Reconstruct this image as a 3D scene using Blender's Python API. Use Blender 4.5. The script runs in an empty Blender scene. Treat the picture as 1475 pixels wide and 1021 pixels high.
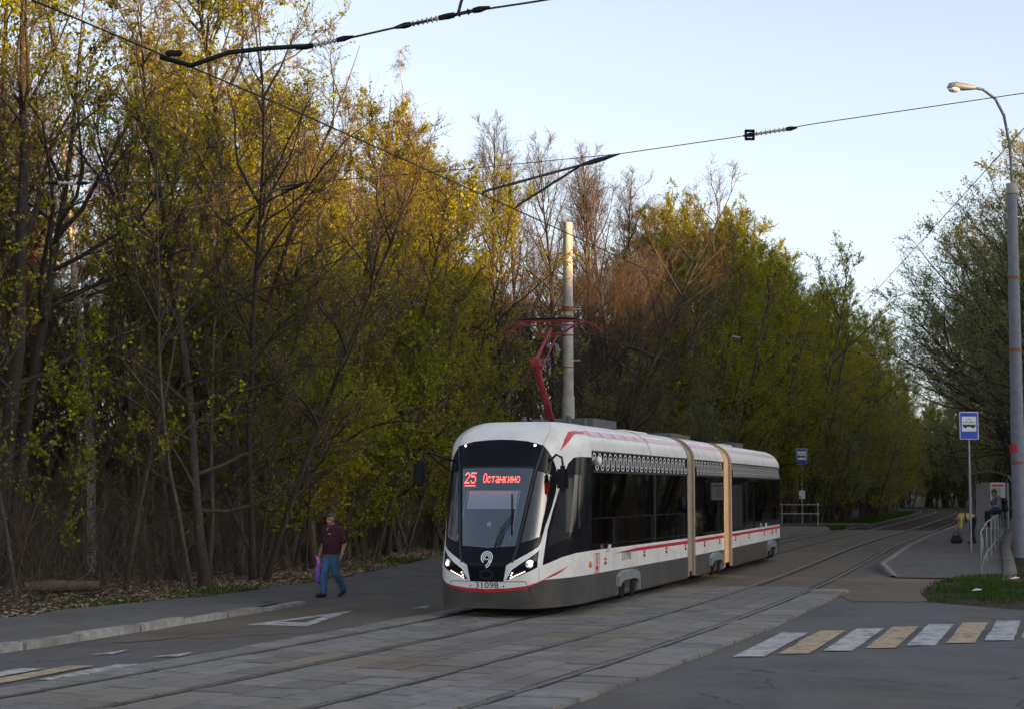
import bpy, bmesh, math
import numpy as np
from mathutils import Vector, Matrix
from mathutils.geometry import delaunay_2d_cdt

# ------------------------------------------------------------------ camera, sky, sun, exposure
scene = bpy.context.scene
COL = scene.collection
R = math.radians
cam_d = bpy.data.cameras.new('camera')
cam = bpy.data.objects.new('camera', cam_d)
COL.objects.link(cam)
cam.location = (0, 0, 2.25)
cam.rotation_euler = (R(90 + 4.449), 0, 0)
cam_d.sensor_width = 36
cam_d.lens = 36 * 2500 / 1475
cam_d.clip_end = 3000
scene.camera = cam

SUN_AZ, SUN_EL = 118, 10.0          # degrees clockwise from the view direction, above the horizon
world = bpy.data.worlds.new('World')
scene.world = world
world.use_nodes = True
wn = world.node_tree
bg = wn.nodes['Background']
sky = wn.nodes.new('ShaderNodeTexSky')
sky.sky_type = 'NISHITA'
sky.sun_disc = False
sky.sun_elevation = R(SUN_EL)
sky.sun_rotation = R(SUN_AZ)
sky.altitude = 150
sky.air_density = 0.7
sky.dust_density = 2.0
sky.ozone_density = 1.0
hs = wn.nodes.new('ShaderNodeHueSaturation')
hs.inputs['Saturation'].default_value = 0.52
hs.inputs['Hue'].default_value = 0.50
wn.links.new(sky.outputs[0], hs.inputs['Color'])
wn.links.new(hs.outputs[0], bg.inputs[0])
bg.inputs[1].default_value = 0.12
sun_d = bpy.data.lights.new('sun', 'SUN')
sun_d.energy = 5.0
sun_d.angle = R(0.6)
sun_d.color = (1.0, 0.60, 0.25)
sun = bpy.data.objects.new('sun', sun_d)
COL.objects.link(sun)
sd = Vector((math.sin(R(SUN_AZ)) * math.cos(R(SUN_EL)), math.cos(R(SUN_AZ)) * math.cos(R(SUN_EL)), math.sin(R(SUN_EL))))
sun.rotation_euler = sd.to_track_quat('Z', 'Y').to_euler()
sun.location = (60, -30, 40)
vs = scene.view_settings
vs.view_transform = 'Standard'
vs.look = 'None'
vs.gamma = 1
vs.exposure = 1.72
vs.use_curve_mapping = False
scene.cycles.max_bounces = 5
scene.cycles.diffuse_bounces = 2
scene.cycles.transparent_max_bounces = 10
scene.cycles.sample_clamp_indirect = 4
scene.cycles.use_denoising = True
scene.cycles.use_adaptive_sampling = True
scene.cycles.adaptive_threshold = 0.03

# ------------------------------------------------------------------ materials
MATS = {}
def M(name, c1, c2=None, scale=6.0, rough=0.8, metal=0.0, bump=0.0, bscale=None, rnd=0.0, island=0.0, c3=None, s3=0.5, lo=0.35, hi=0.65, spec=0.5, stretch=None):
    m = bpy.data.materials.new(name)
    m.use_nodes = True
    nt = m.node_tree
    L = nt.links.new
    p = nt.nodes['Principled BSDF']
    p.inputs['Roughness'].default_value = rough
    p.inputs['Metallic'].default_value = metal
    p.inputs['Specular IOR Level'].default_value = spec
    geo = nt.nodes.new('ShaderNodeNewGeometry')
    co = geo.outputs['Position']
    if stretch:
        tc = nt.nodes.new('ShaderNodeTexCoord')
        mp = nt.nodes.new('ShaderNodeMapping')
        mp.inputs['Scale'].default_value = stretch
        L(tc.outputs['Object'], mp.inputs[0])
        co = mp.outputs[0]
    col = None
    def noise(sc, det=5):
        n = nt.nodes.new('ShaderNodeTexNoise')
        n.inputs['Scale'].default_value = sc
        n.inputs['Detail'].default_value = det
        n.inputs['Roughness'].default_value = 0.62
        L(co, n.inputs['Vector'])
        return n.outputs['Fac']
    def ramp(f, a, b):
        r = nt.nodes.new('ShaderNodeMapRange')
        r.inputs[1].default_value = a
        r.inputs[2].default_value = b
        L(f, r.inputs[0])
        return r.outputs[0]
    def mix(f, a, b, mode='MIX'):
        x = nt.nodes.new('ShaderNodeMix')
        x.data_type = 'RGBA'
        x.blend_type = mode
        for i, v in ((0, f), (6, a), (7, b)):
            if hasattr(v, 'links'):
                L(v, x.inputs[i])
            elif i == 0:
                x.inputs[0].default_value = v
            else:
                x.inputs[i].default_value = (*v, 1)
        return x.outputs[2]
    col = c1
    if c2:
        col = mix(ramp(noise(scale), lo, hi), c1, c2)
    if c3:
        col = mix(ramp(noise(s3, 7), 0.46, 0.66), col, c3)
    if rnd or island:
        if island:
            src = geo.outputs['Random Per Island']
            amt = island
        else:
            src = nt.nodes.new('ShaderNodeObjectInfo').outputs['Random']
            amt = rnd
        h = nt.nodes.new('ShaderNodeHueSaturation')
        v = nt.nodes.new('ShaderNodeMapRange')
        v.inputs[3].default_value = 1 - amt
        v.inputs[4].default_value = 1 + amt
        L(src, v.inputs[0])
        L(v.outputs[0], h.inputs['Value'])
        if hasattr(col, 'links'):
            L(col, h.inputs['Color'])
        else:
            h.inputs['Color'].default_value = (*col, 1)
        col = h.outputs[0]
    if hasattr(col, 'links'):
        L(col, p.inputs['Base Color'])
    else:
        p.inputs['Base Color'].default_value = (*col, 1)
    if bump:
        b = nt.nodes.new('ShaderNodeBump')
        b.inputs['Strength'].default_value = bump
        b.inputs['Distance'].default_value = 0.02
        L(noise(bscale or scale * 4), b.inputs['Height'])
        L(b.outputs[0], p.inputs['Normal'])
    MATS[name] = m
    return m

def asphalt_mat(name, base, dark, light, dirt, dirt_amt=0.5, crack=0.5):
    m = bpy.data.materials.new(name)
    m.use_nodes = True
    nt = m.node_tree
    L = nt.links.new
    p = nt.nodes['Principled BSDF']
    p.inputs['Roughness'].default_value = 0.85
    p.inputs['Specular IOR Level'].default_value = 0.35
    pos = nt.nodes.new('ShaderNodeNewGeometry').outputs['Position']
    def noise(sc, det, a, b, dist=0.0, stretch=None):
        v = pos
        if stretch:
            mp = nt.nodes.new('ShaderNodeMapping')
            mp.inputs['Rotation'].default_value = (0, 0, R(17))
            mp.inputs['Scale'].default_value = stretch
            L(pos, mp.inputs[0])
            v = mp.outputs[0]
        n = nt.nodes.new('ShaderNodeTexNoise')
        n.inputs['Scale'].default_value = sc
        n.inputs['Detail'].default_value = det
        n.inputs['Roughness'].default_value = 0.65
        n.inputs['Distortion'].default_value = dist
        L(v, n.inputs['Vector'])
        r = nt.nodes.new('ShaderNodeMapRange')
        r.inputs[1].default_value = a
        r.inputs[2].default_value = b
        L(n.outputs['Fac'], r.inputs[0])
        return r.outputs[0], n.outputs['Fac']
    def mix(f, a, b):
        x = nt.nodes.new('ShaderNodeMix')
        x.data_type = 'RGBA'
        if isinstance(f, float): x.inputs[0].default_value = f
        else: L(f, x.inputs[0])
        for i, c in ((6, a), (7, b)):
            if isinstance(c, tuple): x.inputs[i].default_value = (*c, 1)
            else: L(c, x.inputs[i])
        return x.outputs[2]
    def scale(f, k):
        q = nt.nodes.new('ShaderNodeMath')
        q.operation = 'MULTIPLY'
        q.inputs[1].default_value = k
        L(f, q.inputs[0])
        return q.outputs[0]
    grain, graw = noise(55, 3, .35, .7)
    col = mix(grain, base, light)
    big, _ = noise(.45, 6, .45, .62, 1.0)
    col = mix(scale(big, .75), col, dark)
    lane, _ = noise(.9, 5, .5, .7, .4, (1.6, .16, 1))
    col = mix(scale(lane, .5), col, light)
    dr, _ = noise(.23, 7, .48, .66, .6)
    col = mix(scale(dr, dirt_amt), col, dirt)
    wv = nt.nodes.new('ShaderNodeTexNoise')
    wv.inputs['Scale'].default_value = 1.3
    L(pos, wv.inputs['Vector'])
    ad = nt.nodes.new('ShaderNodeMixRGB')
    ad.blend_type = 'ADD'
    ad.inputs[0].default_value = 0.9
    L(pos, ad.inputs[1])
    L(wv.outputs['Color'], ad.inputs[2])
    vo = nt.nodes.new('ShaderNodeTexVoronoi')
    vo.feature = 'DISTANCE_TO_EDGE'
    vo.inputs['Scale'].default_value = 0.34
    L(ad.outputs[0], vo.inputs['Vector'])
    cr_ = nt.nodes.new('ShaderNodeMapRange')
    cr_.inputs[1].default_value = 0.012
    cr_.inputs[2].default_value = 0.0
    L(vo.outputs['Distance'], cr_.inputs[0])
    brk, _ = noise(.6, 3, .48, .55)
    mm = nt.nodes.new('ShaderNodeMath')
    mm.operation = 'MULTIPLY'
    L(cr_.outputs[0], mm.inputs[0])
    L(brk, mm.inputs[1])
    col = mix(scale(mm.outputs[0], crack), col, (0.018, 0.017, 0.016))
    L(col, p.inputs['Base Color'])
    b = nt.nodes.new('ShaderNodeBump')
    b.inputs['Strength'].default_value = 0.4
    b.inputs['Distance'].default_value = 0.015
    L(graw, b.inputs['Height'])
    L(b.outputs[0], p.inputs['Normal'])
    MATS[name] = m
    return m

def leaf_mat(name, c, c2, trans=0.45, val=0.26):
    m = bpy.data.materials.new(name)
    m.use_nodes = True
    nt = m.node_tree
    L = nt.links.new
    nt.nodes.remove(nt.nodes['Principled BSDF'])
    out = nt.nodes['Material Output']
    geo = nt.nodes.new('ShaderNodeNewGeometry')
    oi = nt.nodes.new('ShaderNodeObjectInfo')
    mx = nt.nodes.new('ShaderNodeMix')
    mx.data_type = 'RGBA'
    L(oi.outputs['Random'], mx.inputs[0])
    mx.inputs[6].default_value = (*c, 1)
    mx.inputs[7].default_value = (*c2, 1)
    h = nt.nodes.new('ShaderNodeHueSaturation')
    v = nt.nodes.new('ShaderNodeMapRange')
    v.inputs[3].default_value = 1 - val
    v.inputs[4].default_value = 1 + val
    L(geo.outputs['Random Per Island'], v.inputs[0])
    L(v.outputs[0], h.inputs['Value'])
    L(mx.outputs[2], h.inputs['Color'])
    d = nt.nodes.new('ShaderNodeBsdfDiffuse')
    t = nt.nodes.new('ShaderNodeBsdfTranslucent')
    L(h.outputs[0], d.inputs[0])
    L(h.outputs[0], t.inputs[0])
    s = nt.nodes.new('ShaderNodeMixShader')
    s.inputs[0].default_value = trans
    L(d.outputs[0], s.inputs[1])
    L(t.outputs[0], s.inputs[2])
    L(s.outputs[0], out.inputs[0])
    MATS[name] = m
    return m

def glass_mat(name, tint, base=0.06, rough=0.02, gloss=(1, 1, 1)):
    m = bpy.data.materials.new(name)
    m.use_nodes = True
    nt = m.node_tree
    L = nt.links.new
    nt.nodes.remove(nt.nodes['Principled BSDF'])
    out = nt.nodes['Material Output']
    tr = nt.nodes.new('ShaderNodeBsdfTransparent')
    tr.inputs[0].default_value = (*tint, 1)
    gl = nt.nodes.new('ShaderNodeBsdfGlossy')
    gl.inputs['Roughness'].default_value = rough
    gl.inputs['Color'].default_value = (*gloss, 1)
    fr = nt.nodes.new('ShaderNodeFresnel')
    fr.inputs[0].default_value = 1.5
    ad = nt.nodes.new('ShaderNodeMath')
    ad.operation = 'ADD'
    ad.inputs[1].default_value = base
    L(fr.outputs[0], ad.inputs[0])
    s = nt.nodes.new('ShaderNodeMixShader')
    L(ad.outputs[0], s.inputs[0])
    L(tr.outputs[0], s.inputs[1])
    L(gl.outputs[0], s.inputs[2])
    L(s.outputs[0], out.inputs[0])
    MATS[name] = m
    return m

def emit_mat(name, c, strength):
    m = bpy.data.materials.new(name)
    m.use_nodes = True
    p = m.node_tree.nodes['Principled BSDF']
    p.inputs['Base Color'].default_value = (*c, 1)
    p.inputs['Emission Color'].default_value = (*c, 1)
    p.inputs['Emission Strength'].default_value = strength
    MATS[name] = m
    return m

M('forest_soil', (0.042, 0.031, 0.021), (0.080, 0.058, 0.039), 3.0, 0.95, bump=0.6, c3=(0.030, 0.036, 0.014), s3=0.35, spec=0.1)
asphalt_mat('asphalt', (0.088, 0.085, 0.086), (0.062, 0.060, 0.060), (0.122, 0.118, 0.118), (0.135, 0.105, 0.074), 0.65, 0.85)
asphalt_mat('pavement_asphalt', (0.105, 0.10, 0.096), (0.08, 0.076, 0.073), (0.14, 0.133, 0.127), (0.12, 0.095, 0.07), 0.5, 0.6)
asphalt_mat('platform_asphalt', (0.095, 0.088, 0.085), (0.072, 0.067, 0.064), (0.125, 0.117, 0.112), (0.12, 0.098, 0.075), 0.5, 0.6)
asphalt_mat('road_dirt', (0.112, 0.088, 0.064), (0.08, 0.065, 0.05), (0.14, 0.115, 0.086), (0.15, 0.11, 0.068), 0.7, 0.3)
M('slab_concrete', (0.14, 0.134, 0.126), (0.215, 0.205, 0.193), 5, 0.75, bump=0.35, bscale=40, rnd=0.2, c3=(0.18, 0.142, 0.10), s3=0.3)
M('kerb_stone', (0.20, 0.195, 0.18), (0.33, 0.32, 0.30), 7, 0.85, bump=0.5, bscale=30, rnd=0.2, c3=(0.17, 0.145, 0.11), s3=1.2)
asphalt_mat('road_dust', (0.104, 0.09, 0.076), (0.078, 0.068, 0.058), (0.13, 0.114, 0.098), (0.14, 0.108, 0.076), 0.6, 0.7)
M('joint_dirt', (0.018, 0.016, 0.013), (0.035, 0.03, 0.022), 6, 0.95)
M('old_concrete', (0.12, 0.112, 0.10), (0.17, 0.158, 0.14), 4, 0.9, bump=0.4, c3=(0.08, 0.07, 0.055), s3=.8)
M('platform_kerb', (0.16, 0.148, 0.13), (0.22, 0.205, 0.18), 5, 0.85, bump=0.3)
M('rail_steel', (0.10, 0.09, 0.085), (0.20, 0.18, 0.165), 3, 0.5, 0.8)
M('rail_groove', (0.018, 0.016, 0.016), (0.035, 0.03, 0.026), 6, 0.8)
M('ballast', (0.018, 0.016, 0.014), (0.045, 0.038, 0.032), 18, 0.95, bump=0.8, bscale=30)
M('sleeper', (0.05, 0.042, 0.035), (0.09, 0.075, 0.06), 8, 0.9)
M('paint_white', (0.48, 0.47, 0.455), (0.28, 0.272, 0.265), 14, 0.75, c3=(0.13, 0.125, 0.12), s3=3.5, lo=0.4, hi=0.7)
M('paint_yellow', (0.48, 0.345, 0.20), (0.33, 0.25, 0.165), 14, 0.75, c3=(0.14, 0.12, 0.10), s3=3.5, lo=0.4, hi=0.7)
M('bark_dark', (0.022, 0.017, 0.013), (0.055, 0.042, 0.032), 9, 0.95, bump=0.7, bscale=25, rnd=0.3)
M('bark_brown', (0.032, 0.022, 0.015), (0.068, 0.048, 0.033), 9, 0.95, bump=0.7, bscale=25, rnd=0.3)
M('bark_grey', (0.04, 0.034, 0.027), (0.075, 0.062, 0.05), 9, 0.95, bump=0.7, bscale=25, rnd=0.3)
M('bark_birch', (0.42, 0.40, 0.37), (0.10, 0.085, 0.075), 3.5, 0.85, bump=0.4, lo=0.52, hi=0.62, stretch=(1.5, 1.5, 5))
M('twig_brown', (0.075, 0.052, 0.037), None, rough=0.95, island=0.35, rnd=0)
M('twig_red', (0.10, 0.052, 0.032), None, rough=0.95, island=0.35)
M('twig_grey', (0.11, 0.10, 0.075), None, rough=0.95, island=0.35)
M('brush', (0.082, 0.058, 0.040), None, rough=0.95, island=0.55)
leaf_mat('leaf_yellow_green', (0.235, 0.27, 0.016), (0.31, 0.28, 0.016))
leaf_mat('leaf_green', (0.17, 0.215, 0.018), (0.225, 0.24, 0.018))
leaf_mat('leaf_willow', (0.235, 0.25, 0.085), (0.27, 0.265, 0.085))
leaf_mat('leaf_sparse', (0.20, 0.215, 0.028), (0.25, 0.215, 0.04))
leaf_mat('leaf_catkin', (0.20, 0.105, 0.03), (0.24, 0.15, 0.03))
leaf_mat('grass_blade', (0.046, 0.082, 0.018), (0.054, 0.088, 0.02), 0.3, 0.55)
M('litter', (0.25, 0.175, 0.115), None, rough=0.95, island=0.75)
M('litter_pale', (0.34, 0.29, 0.24), None, rough=0.9, island=0.4)
M('concrete_pole', (0.30, 0.29, 0.27), (0.42, 0.40, 0.37), 3, 0.9, bump=0.3, bscale=20, c3=(0.24, 0.23, 0.215), s3=1.0)
M('rust', (0.16, 0.06, 0.025), (0.28, 0.12, 0.05), 12, 0.85)
M('galvanised', (0.24, 0.25, 0.26), (0.32, 0.33, 0.34), 6, 0.55, 0.5)
M('pole_paint', (0.13, 0.142, 0.162), (0.17, 0.183, 0.205), 5, 0.7)
M('black_rubber', (0.009, 0.009, 0.010), (0.014, 0.014, 0.014), 8, 0.6, spec=0.15)
M('wire_black', (0.012, 0.011, 0.011), None, rough=0.7)
M('wire_copper', (0.10, 0.055, 0.032), None, rough=0.6)
M('porcelain', (0.46, 0.45, 0.43), (0.36, 0.34, 0.31), 20, 0.4)
M('tram_white', (0.78, 0.765, 0.735), (0.70, 0.685, 0.655), 1.2, 0.28, c3=(0.62, 0.595, 0.555), s3=2.0)
M('tram_grey', (0.048, 0.046, 0.044), (0.066, 0.062, 0.057), 1.5, 0.5, c3=(0.085, 0.074, 0.062), s3=1.5, spec=0.3)
M('tram_black', (0.008, 0.009, 0.013), (0.011, 0.012, 0.016), 2, 0.05, spec=0.1)
M('tram_trim', (0.018, 0.018, 0.020), None, rough=0.45)
M('tram_red', (0.50, 0.012, 0.022), None, rough=0.32)
M('tram_pink', (0.60, 0.40, 0.43), None, rough=0.35)
M('tram_fairing', (0.17, 0.19, 0.20), (0.22, 0.24, 0.25), 3, 0.35)
M('bellows', (0.25, 0.20, 0.14), (0.31, 0.25, 0.18), 4, 0.75)
M('roof_box', (0.06, 0.06, 0.06), (0.09, 0.09, 0.088), 3, 0.7)
M('ornament_white', (0.85, 0.85, 0.85), None, rough=0.4)
M('letter_black', (0.02, 0.02, 0.02), None, rough=0.5)
M('panto_red', (0.26, 0.010, 0.022), (0.20, 0.010, 0.02), 6, 0.5)
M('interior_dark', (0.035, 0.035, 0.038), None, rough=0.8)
M('interior_grey', (0.22, 0.22, 0.22), None, rough=0.8)
M('seat_orange', (0.32, 0.085, 0.03), (0.25, 0.06, 0.025), 10, 0.85)
M('orange_cloth', (0.85, 0.10, 0.012), (0.75, 0.08, 0.010), 12, 0.8)
M('blind_white', (0.85, 0.87, 0.9), None, rough=0.8)
M('wheel_steel', (0.010, 0.0095, 0.009), (0.02, 0.018, 0.017), 8, 0.8, spec=0.1)
M('chrome', (0.7, 0.7, 0.7), None, rough=0.12, metal=1.0)
M('lens_orange', (0.70, 0.16, 0.02), None, rough=0.25)
M('lens_red', (0.55, 0.02, 0.02), None, rough=0.25)
M('lens_white', (0.75, 0.75, 0.74), None, rough=0.2)
emit_mat('headlamp_glow', (1.0, 0.90, 0.82), 2.2)
emit_mat('marker_glow', (1.0, 0.80, 0.68), 3.0)
emit_mat('drl_glow', (1.0, 0.62, 0.55), 1.4)
emit_mat('led_red', (1.0, 0.10, 0.045), 2.0)
glass_mat('glass_windshield', (0.62, 0.67, 0.74), 0.14, gloss=(.78, .88, 1))
glass_mat('glass_side', (0.16, 0.14, 0.13), 0.0)
glass_mat('glass_door', (0.72, 0.74, 0.75), 0.04)
glass_mat('glass_shelter', (0.7, 0.74, 0.76), 0.03)
M('sign_blue', (0.012, 0.05, 0.50), None, rough=0.35)
M('rail_white', (0.38, 0.38, 0.37), None, rough=0.6)
M('sign_white', (0.72, 0.72, 0.72), None, rough=0.4)
M('paper_white', (0.62, 0.60, 0.64), None, rough=0.7)
M('print_red', (0.55, 0.03, 0.03), None, rough=0.7)
M('skin', (0.40, 0.19, 0.125), (0.34, 0.15, 0.10), 14, 0.6)
M('hair_dark', (0.035, 0.03, 0.028), (0.075, 0.07, 0.066), 60, 0.8)
M('shirt_maroon', (0.040, 0.006, 0.015), (0.055, 0.009, 0.02), 12, 0.9, bump=0.3, bscale=18)
M('jeans', (0.03, 0.085, 0.18), (0.055, 0.13, 0.25), 5, 0.9, bump=0.5, bscale=16)
M('shoe_black', (0.012, 0.011, 0.011), None, rough=0.5)
M('watch_steel', (0.5, 0.5, 0.5), None, rough=0.3, metal=0.8)
M('bag_purple', (0.17, 0.05, 0.34), (0.24, 0.08, 0.46), 22, 0.45, bump=0.6, bscale=30)
M('bag_pink', (0.75, 0.04, 0.36), (0.85, 0.3, 0.5), 30, 0.45)
M('cloth_yellow', (0.55, 0.46, 0.15), (0.48, 0.40, 0.13), 8, 0.9, bump=0.4, bscale=16)
M('cloth_bluegrey', (0.11, 0.13, 0.20), (0.15, 0.17, 0.25), 10, 0.9, bump=0.4, bscale=16)
M('cloth_black', (0.014, 0.014, 0.017), (0.022, 0.022, 0.026), 10, 0.9)
M('panel_wall', (0.40, 0.38, 0.35), (0.46, 0.44, 0.40), 0.6, 0.9)
M('window_dark', (0.03, 0.035, 0.04), None, rough=0.15)
M('roof_felt', (0.05, 0.05, 0.05), None, rough=0.95)
M('wood_log', (0.085, 0.06, 0.04), (0.13, 0.10, 0.07), 8, 0.95, bump=0.6)

# ------------------------------------------------------------------ helpers
def mesh_np(name, V, F, mats, smooth=False, midx=None):
    V = np.asarray(V, np.float32)
    F = np.asarray(F, np.int32)
    me = bpy.data.meshes.new(name)
    n, k = F.shape
    me.vertices.add(len(V))
    me.vertices.foreach_set('co', V.ravel())
    me.loops.add(n * k)
    me.loops.foreach_set('vertex_index', F.ravel())
    me.polygons.add(n)
    me.polygons.foreach_set('loop_start', np.arange(0, n * k, k, dtype=np.int32))
    if smooth:
        me.polygons.foreach_set('use_smooth', np.ones(n, bool))
    for m in ([mats] if isinstance(mats, str) else mats):
        me.materials.append(MATS[m])
    if midx is not None:
        me.polygons.foreach_set('material_index', np.asarray(midx, np.int32))
    me.update(calc_edges=True)
    return me

def link(name, me, parent=None, loc=None):
    o = bpy.data.objects.new(name, me)
    COL.objects.link(o)
    if parent:
        o.parent = parent
    if loc is not None:
        o.location = loc
    return o

def tag(o, label=None, cat=None, group=None, kind=None):
    if label: o['label'] = label
    if cat: o['category'] = cat
    if group: o['group'] = group
    if kind: o['kind'] = kind
    return o

def thing(name, label, cat, loc=(0, 0, 0), rz=0.0, group=None):
    o = bpy.data.objects.new(name, None)
    COL.objects.link(o)
    o.location = loc
    o.rotation_euler = (0, 0, rz)
    o.empty_display_size = 0.2
    return tag(o, label, cat, group)

def copy_tree(o, parent=None):
    c = o.copy()
    COL.objects.link(c)
    c.parent = parent
    for ch in list(o.children):
        copy_tree(ch, c)
    return c

class MB:
    """collects boxes, tubes, lathes and polygons into one mesh"""
    def __init__(s):
        s.v = []
        s.f = []
        s.mi = []
        s.cur = 0
        s.sm = []
    def add(s, vs, fs, smooth=False):
        n = len(s.v)
        s.v += [tuple(v) for v in vs]
        for f in fs:
            s.f.append([i + n for i in f])
            s.mi.append(s.cur)
            s.sm.append(smooth)
        return s
    def box(s, c, d, rz=0.0, tilt=None, bev=0.0):
        cx, cy, cz = c
        hx, hy, hz = d[0] / 2, d[1] / 2, d[2] / 2
        m = Matrix.Rotation(rz, 3, 'Z')
        if tilt is not None:
            m = m @ tilt
        if bev <= 0:
            vs = [Vector((x * hx, y * hy, z * hz)) for z in (-1, 1) for y in (-1, 1) for x in (-1, 1)]
            fs = [(0, 2, 3, 1), (4, 5, 7, 6), (0, 1, 5, 4), (2, 6, 7, 3), (0, 4, 6, 2), (1, 3, 7, 5)]
        else:
            bm = bmesh.new()
            bmesh.ops.create_cube(bm, size=1)
            for v in bm.verts:
                v.co = Vector((v.co.x * 2 * hx, v.co.y * 2 * hy, v.co.z * 2 * hz))
            bmesh.ops.bevel(bm, geom=bm.edges[:], offset=min(bev, hx * .9, hy * .9, hz * .9), segments=2, affect='EDGES')
            bm.verts.index_update()
            vs = [v.co.copy() for v in bm.verts]
            fs = [[v.index for v in f.verts] for f in bm.faces]
            bm.free()
        s.add([m @ v + Vector(c) for v in vs], fs)
        return s
    def tube(s, pts, r, n=8, caps=True, smooth=True):
        pts = [Vector(p) for p in pts]
        rr = r if isinstance(r, (list, tuple)) else [r] * len(pts)
        vs = []
        t0 = (pts[1] - pts[0]).normalized()
        u = t0.orthogonal().normalized()
        for i, p in enumerate(pts):
            t = (pts[min(i + 1, len(pts) - 1)] - pts[max(i - 1, 0)]).normalized()
            u = (u - t * u.dot(t)).normalized()
            w = t.cross(u)
            for k in range(n):
                a = 2 * math.pi * k / n
                vs.append(p + (u * math.cos(a) + w * math.sin(a)) * rr[i])
        fs = []
        for i in range(len(pts) - 1):
            for k in range(n):
                a, b = i * n + k, i * n + (k + 1) % n
                fs.append((a, b, b + n, a + n))
        s.add(vs, fs, smooth)
        if caps:
            s.add(vs[:n], [tuple(range(n - 1, -1, -1))])
            s.add(vs[-n:], [tuple(range(n))])
        return s
    def ball(s, c, r, nu=10, nv=7):
        rx, ry, rz = r if isinstance(r, (list, tuple)) else (r, r, r)
        vs = []
        for j in range(nv + 1):
            th = math.pi * j / nv
            for i in range(nu):
                a = 2 * math.pi * i / nu
                vs.append((c[0] + rx * math.sin(th) * math.cos(a), c[1] + ry * math.sin(th) * math.sin(a), c[2] + rz * math.cos(th)))
        fs = [(j * nu + i, (j + 1) * nu + i, (j + 1) * nu + (i + 1) % nu, j * nu + (i + 1) % nu) for j in range(nv) for i in range(nu)]
        s.add(vs, fs, True)
        return s
    def poly(s, pts):
        s.add(pts, [tuple(range(len(pts)))])
        return s
    def prism(s, pts, z0, z1):
        n = len(pts)
        s.add([(p[0], p[1], z0) for p in pts] + [(p[0], p[1], z1) for p in pts],
              [tuple(range(n - 1, -1, -1)), tuple(range(n, 2 * n))] + [(i, (i + 1) % n, (i + 1) % n + n, i + n) for i in range(n)])
        return s
    def build(s, name, mats, parent=None, loc=None, xf=None):
        me = bpy.data.meshes.new(name)
        vs = s.v if xf is None else [xf(*v) for v in s.v]
        me.from_pydata(vs, [], s.f)
        for m in ([mats] if isinstance(mats, str) else mats):
            me.materials.append(MATS[m])
        for p, i, sm in zip(me.polygons, s.mi, s.sm):
            p.material_index = i
            p.use_smooth = sm
        me.validate()
        return link(name, me, parent, loc)

def tubes(P, Rr, sides):
    """K chains of n points -> verts, quads (vectorised)"""
    K, n, _ = P.shape
    d = P[:, -1] - P[:, 0]
    d = d / (np.linalg.norm(d, axis=1, keepdims=True) + 1e-9)
    ref = np.where(np.abs(d[:, 2:3]) < 0.9, np.array([[0, 0, 1.0]]), np.array([[1.0, 0, 0]]))
    u = np.cross(d, ref)
    u /= np.linalg.norm(u, axis=1, keepdims=True) + 1e-9
    w = np.cross(d, u)
    a = np.arange(sides) * 2 * np.pi / sides
    ring = np.cos(a)[None, :, None] * u[:, None, :] + np.sin(a)[None, :, None] * w[:, None, :]
    V = P[:, :, None, :] + Rr[:, :, None, None] * ring[:, None, :, :]
    idx = np.arange(K * n * sides).reshape(K, n, sides)
    a0 = idx[:, :-1, :]
    b0 = np.roll(idx, -1, axis=2)[:, :-1, :]
    a1 = idx[:, 1:, :]
    b1 = np.roll(idx, -1, axis=2)[:, 1:, :]
    F = np.stack([a0, b0, b1, a1], -1).reshape(-1, 4)
    return V.reshape(-1, 3), F

def cat_geo(parts):
    Vs, Fs, n = [], [], 0
    for V, F in parts:
        Vs.append(V)
        Fs.append(F + n)
        n += len(V)
    return np.concatenate(Vs), np.concatenate(Fs)

def unit(v):
    return v / (np.linalg.norm(v, axis=-1, keepdims=True) + 1e-9)

def leaf_quads(rng, C, size, aspect=0.6, flat=0.0):
    n = len(C)
    u = unit(rng.normal(size=(n, 3)))
    w = unit(np.cross(u, rng.normal(size=(n, 3))))
    if flat:
        u[:, 2] *= 1 - flat
        w[:, 2] *= 1 - flat
    sz = (size * rng.uniform(0.6, 1.35, n))[:, None]
    V = np.stack([C - u * sz, C + w * sz * aspect, C + u * sz, C - w * sz * aspect], 1).reshape(-1, 3)
    return V, np.arange(4 * n).reshape(n, 4)

# ------------------------------------------------------------------ the line of the tracks (metres; Y away from the photographer)
SY = [-60, -30, 0, 10, 20, 30, 40, 50, 60, 80, 95, 120, 165, 190, 230, 400]
SS = [.52, .5, .46, .429, .373, .3295, .298, .279, .273, .305, .31, .295, .28, .20, .0, -.35]
py = np.arange(-60, 400.1, .25)
psl = np.interp(py, SY, SS)
pxb = np.concatenate([[0], np.cumsum((psl[1:] + psl[:-1]) / 2 * .25)])
pxb -= np.interp(30, py, pxb) - 3.07
pn = np.sqrt(1 + psl ** 2)
GA, SP = 0.735, 3.49               # half gauge, distance between the two track centres
def BX(y): return float(np.interp(y, py, pxb))
def track(y, d):
    """point at distance d to the right of the right-hand track centre"""
    s = float(np.interp(y, py, psl))
    n = math.sqrt(1 + s * s)
    return (BX(y) + d / n, y - d * s / n)
def heading(y):
    return math.atan(float(np.interp(y, py, psl)))
ax_, ay_ = pxb - SP / pn, py + SP * psl / pn
sa_ = np.concatenate([[0], np.cumsum(np.hypot(np.diff(ax_), np.diff(ay_)))])
def strip_rows(y0, y1, step, ds, zf):
    ys = np.arange(y0, y1 + 1e-6, step)
    V = np.array([[(*track(y, d), zf(y, d)) for d in ds] for y in ys])
    n, k = len(ys), len(ds)
    I = np.arange(n * k).reshape(n, k)
    F = np.stack([I[:-1, :-1], I[:-1, 1:], I[1:, 1:], I[1:, :-1]], -1).reshape(-1, 4)
    return V.reshape(-1, 3), F
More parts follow.
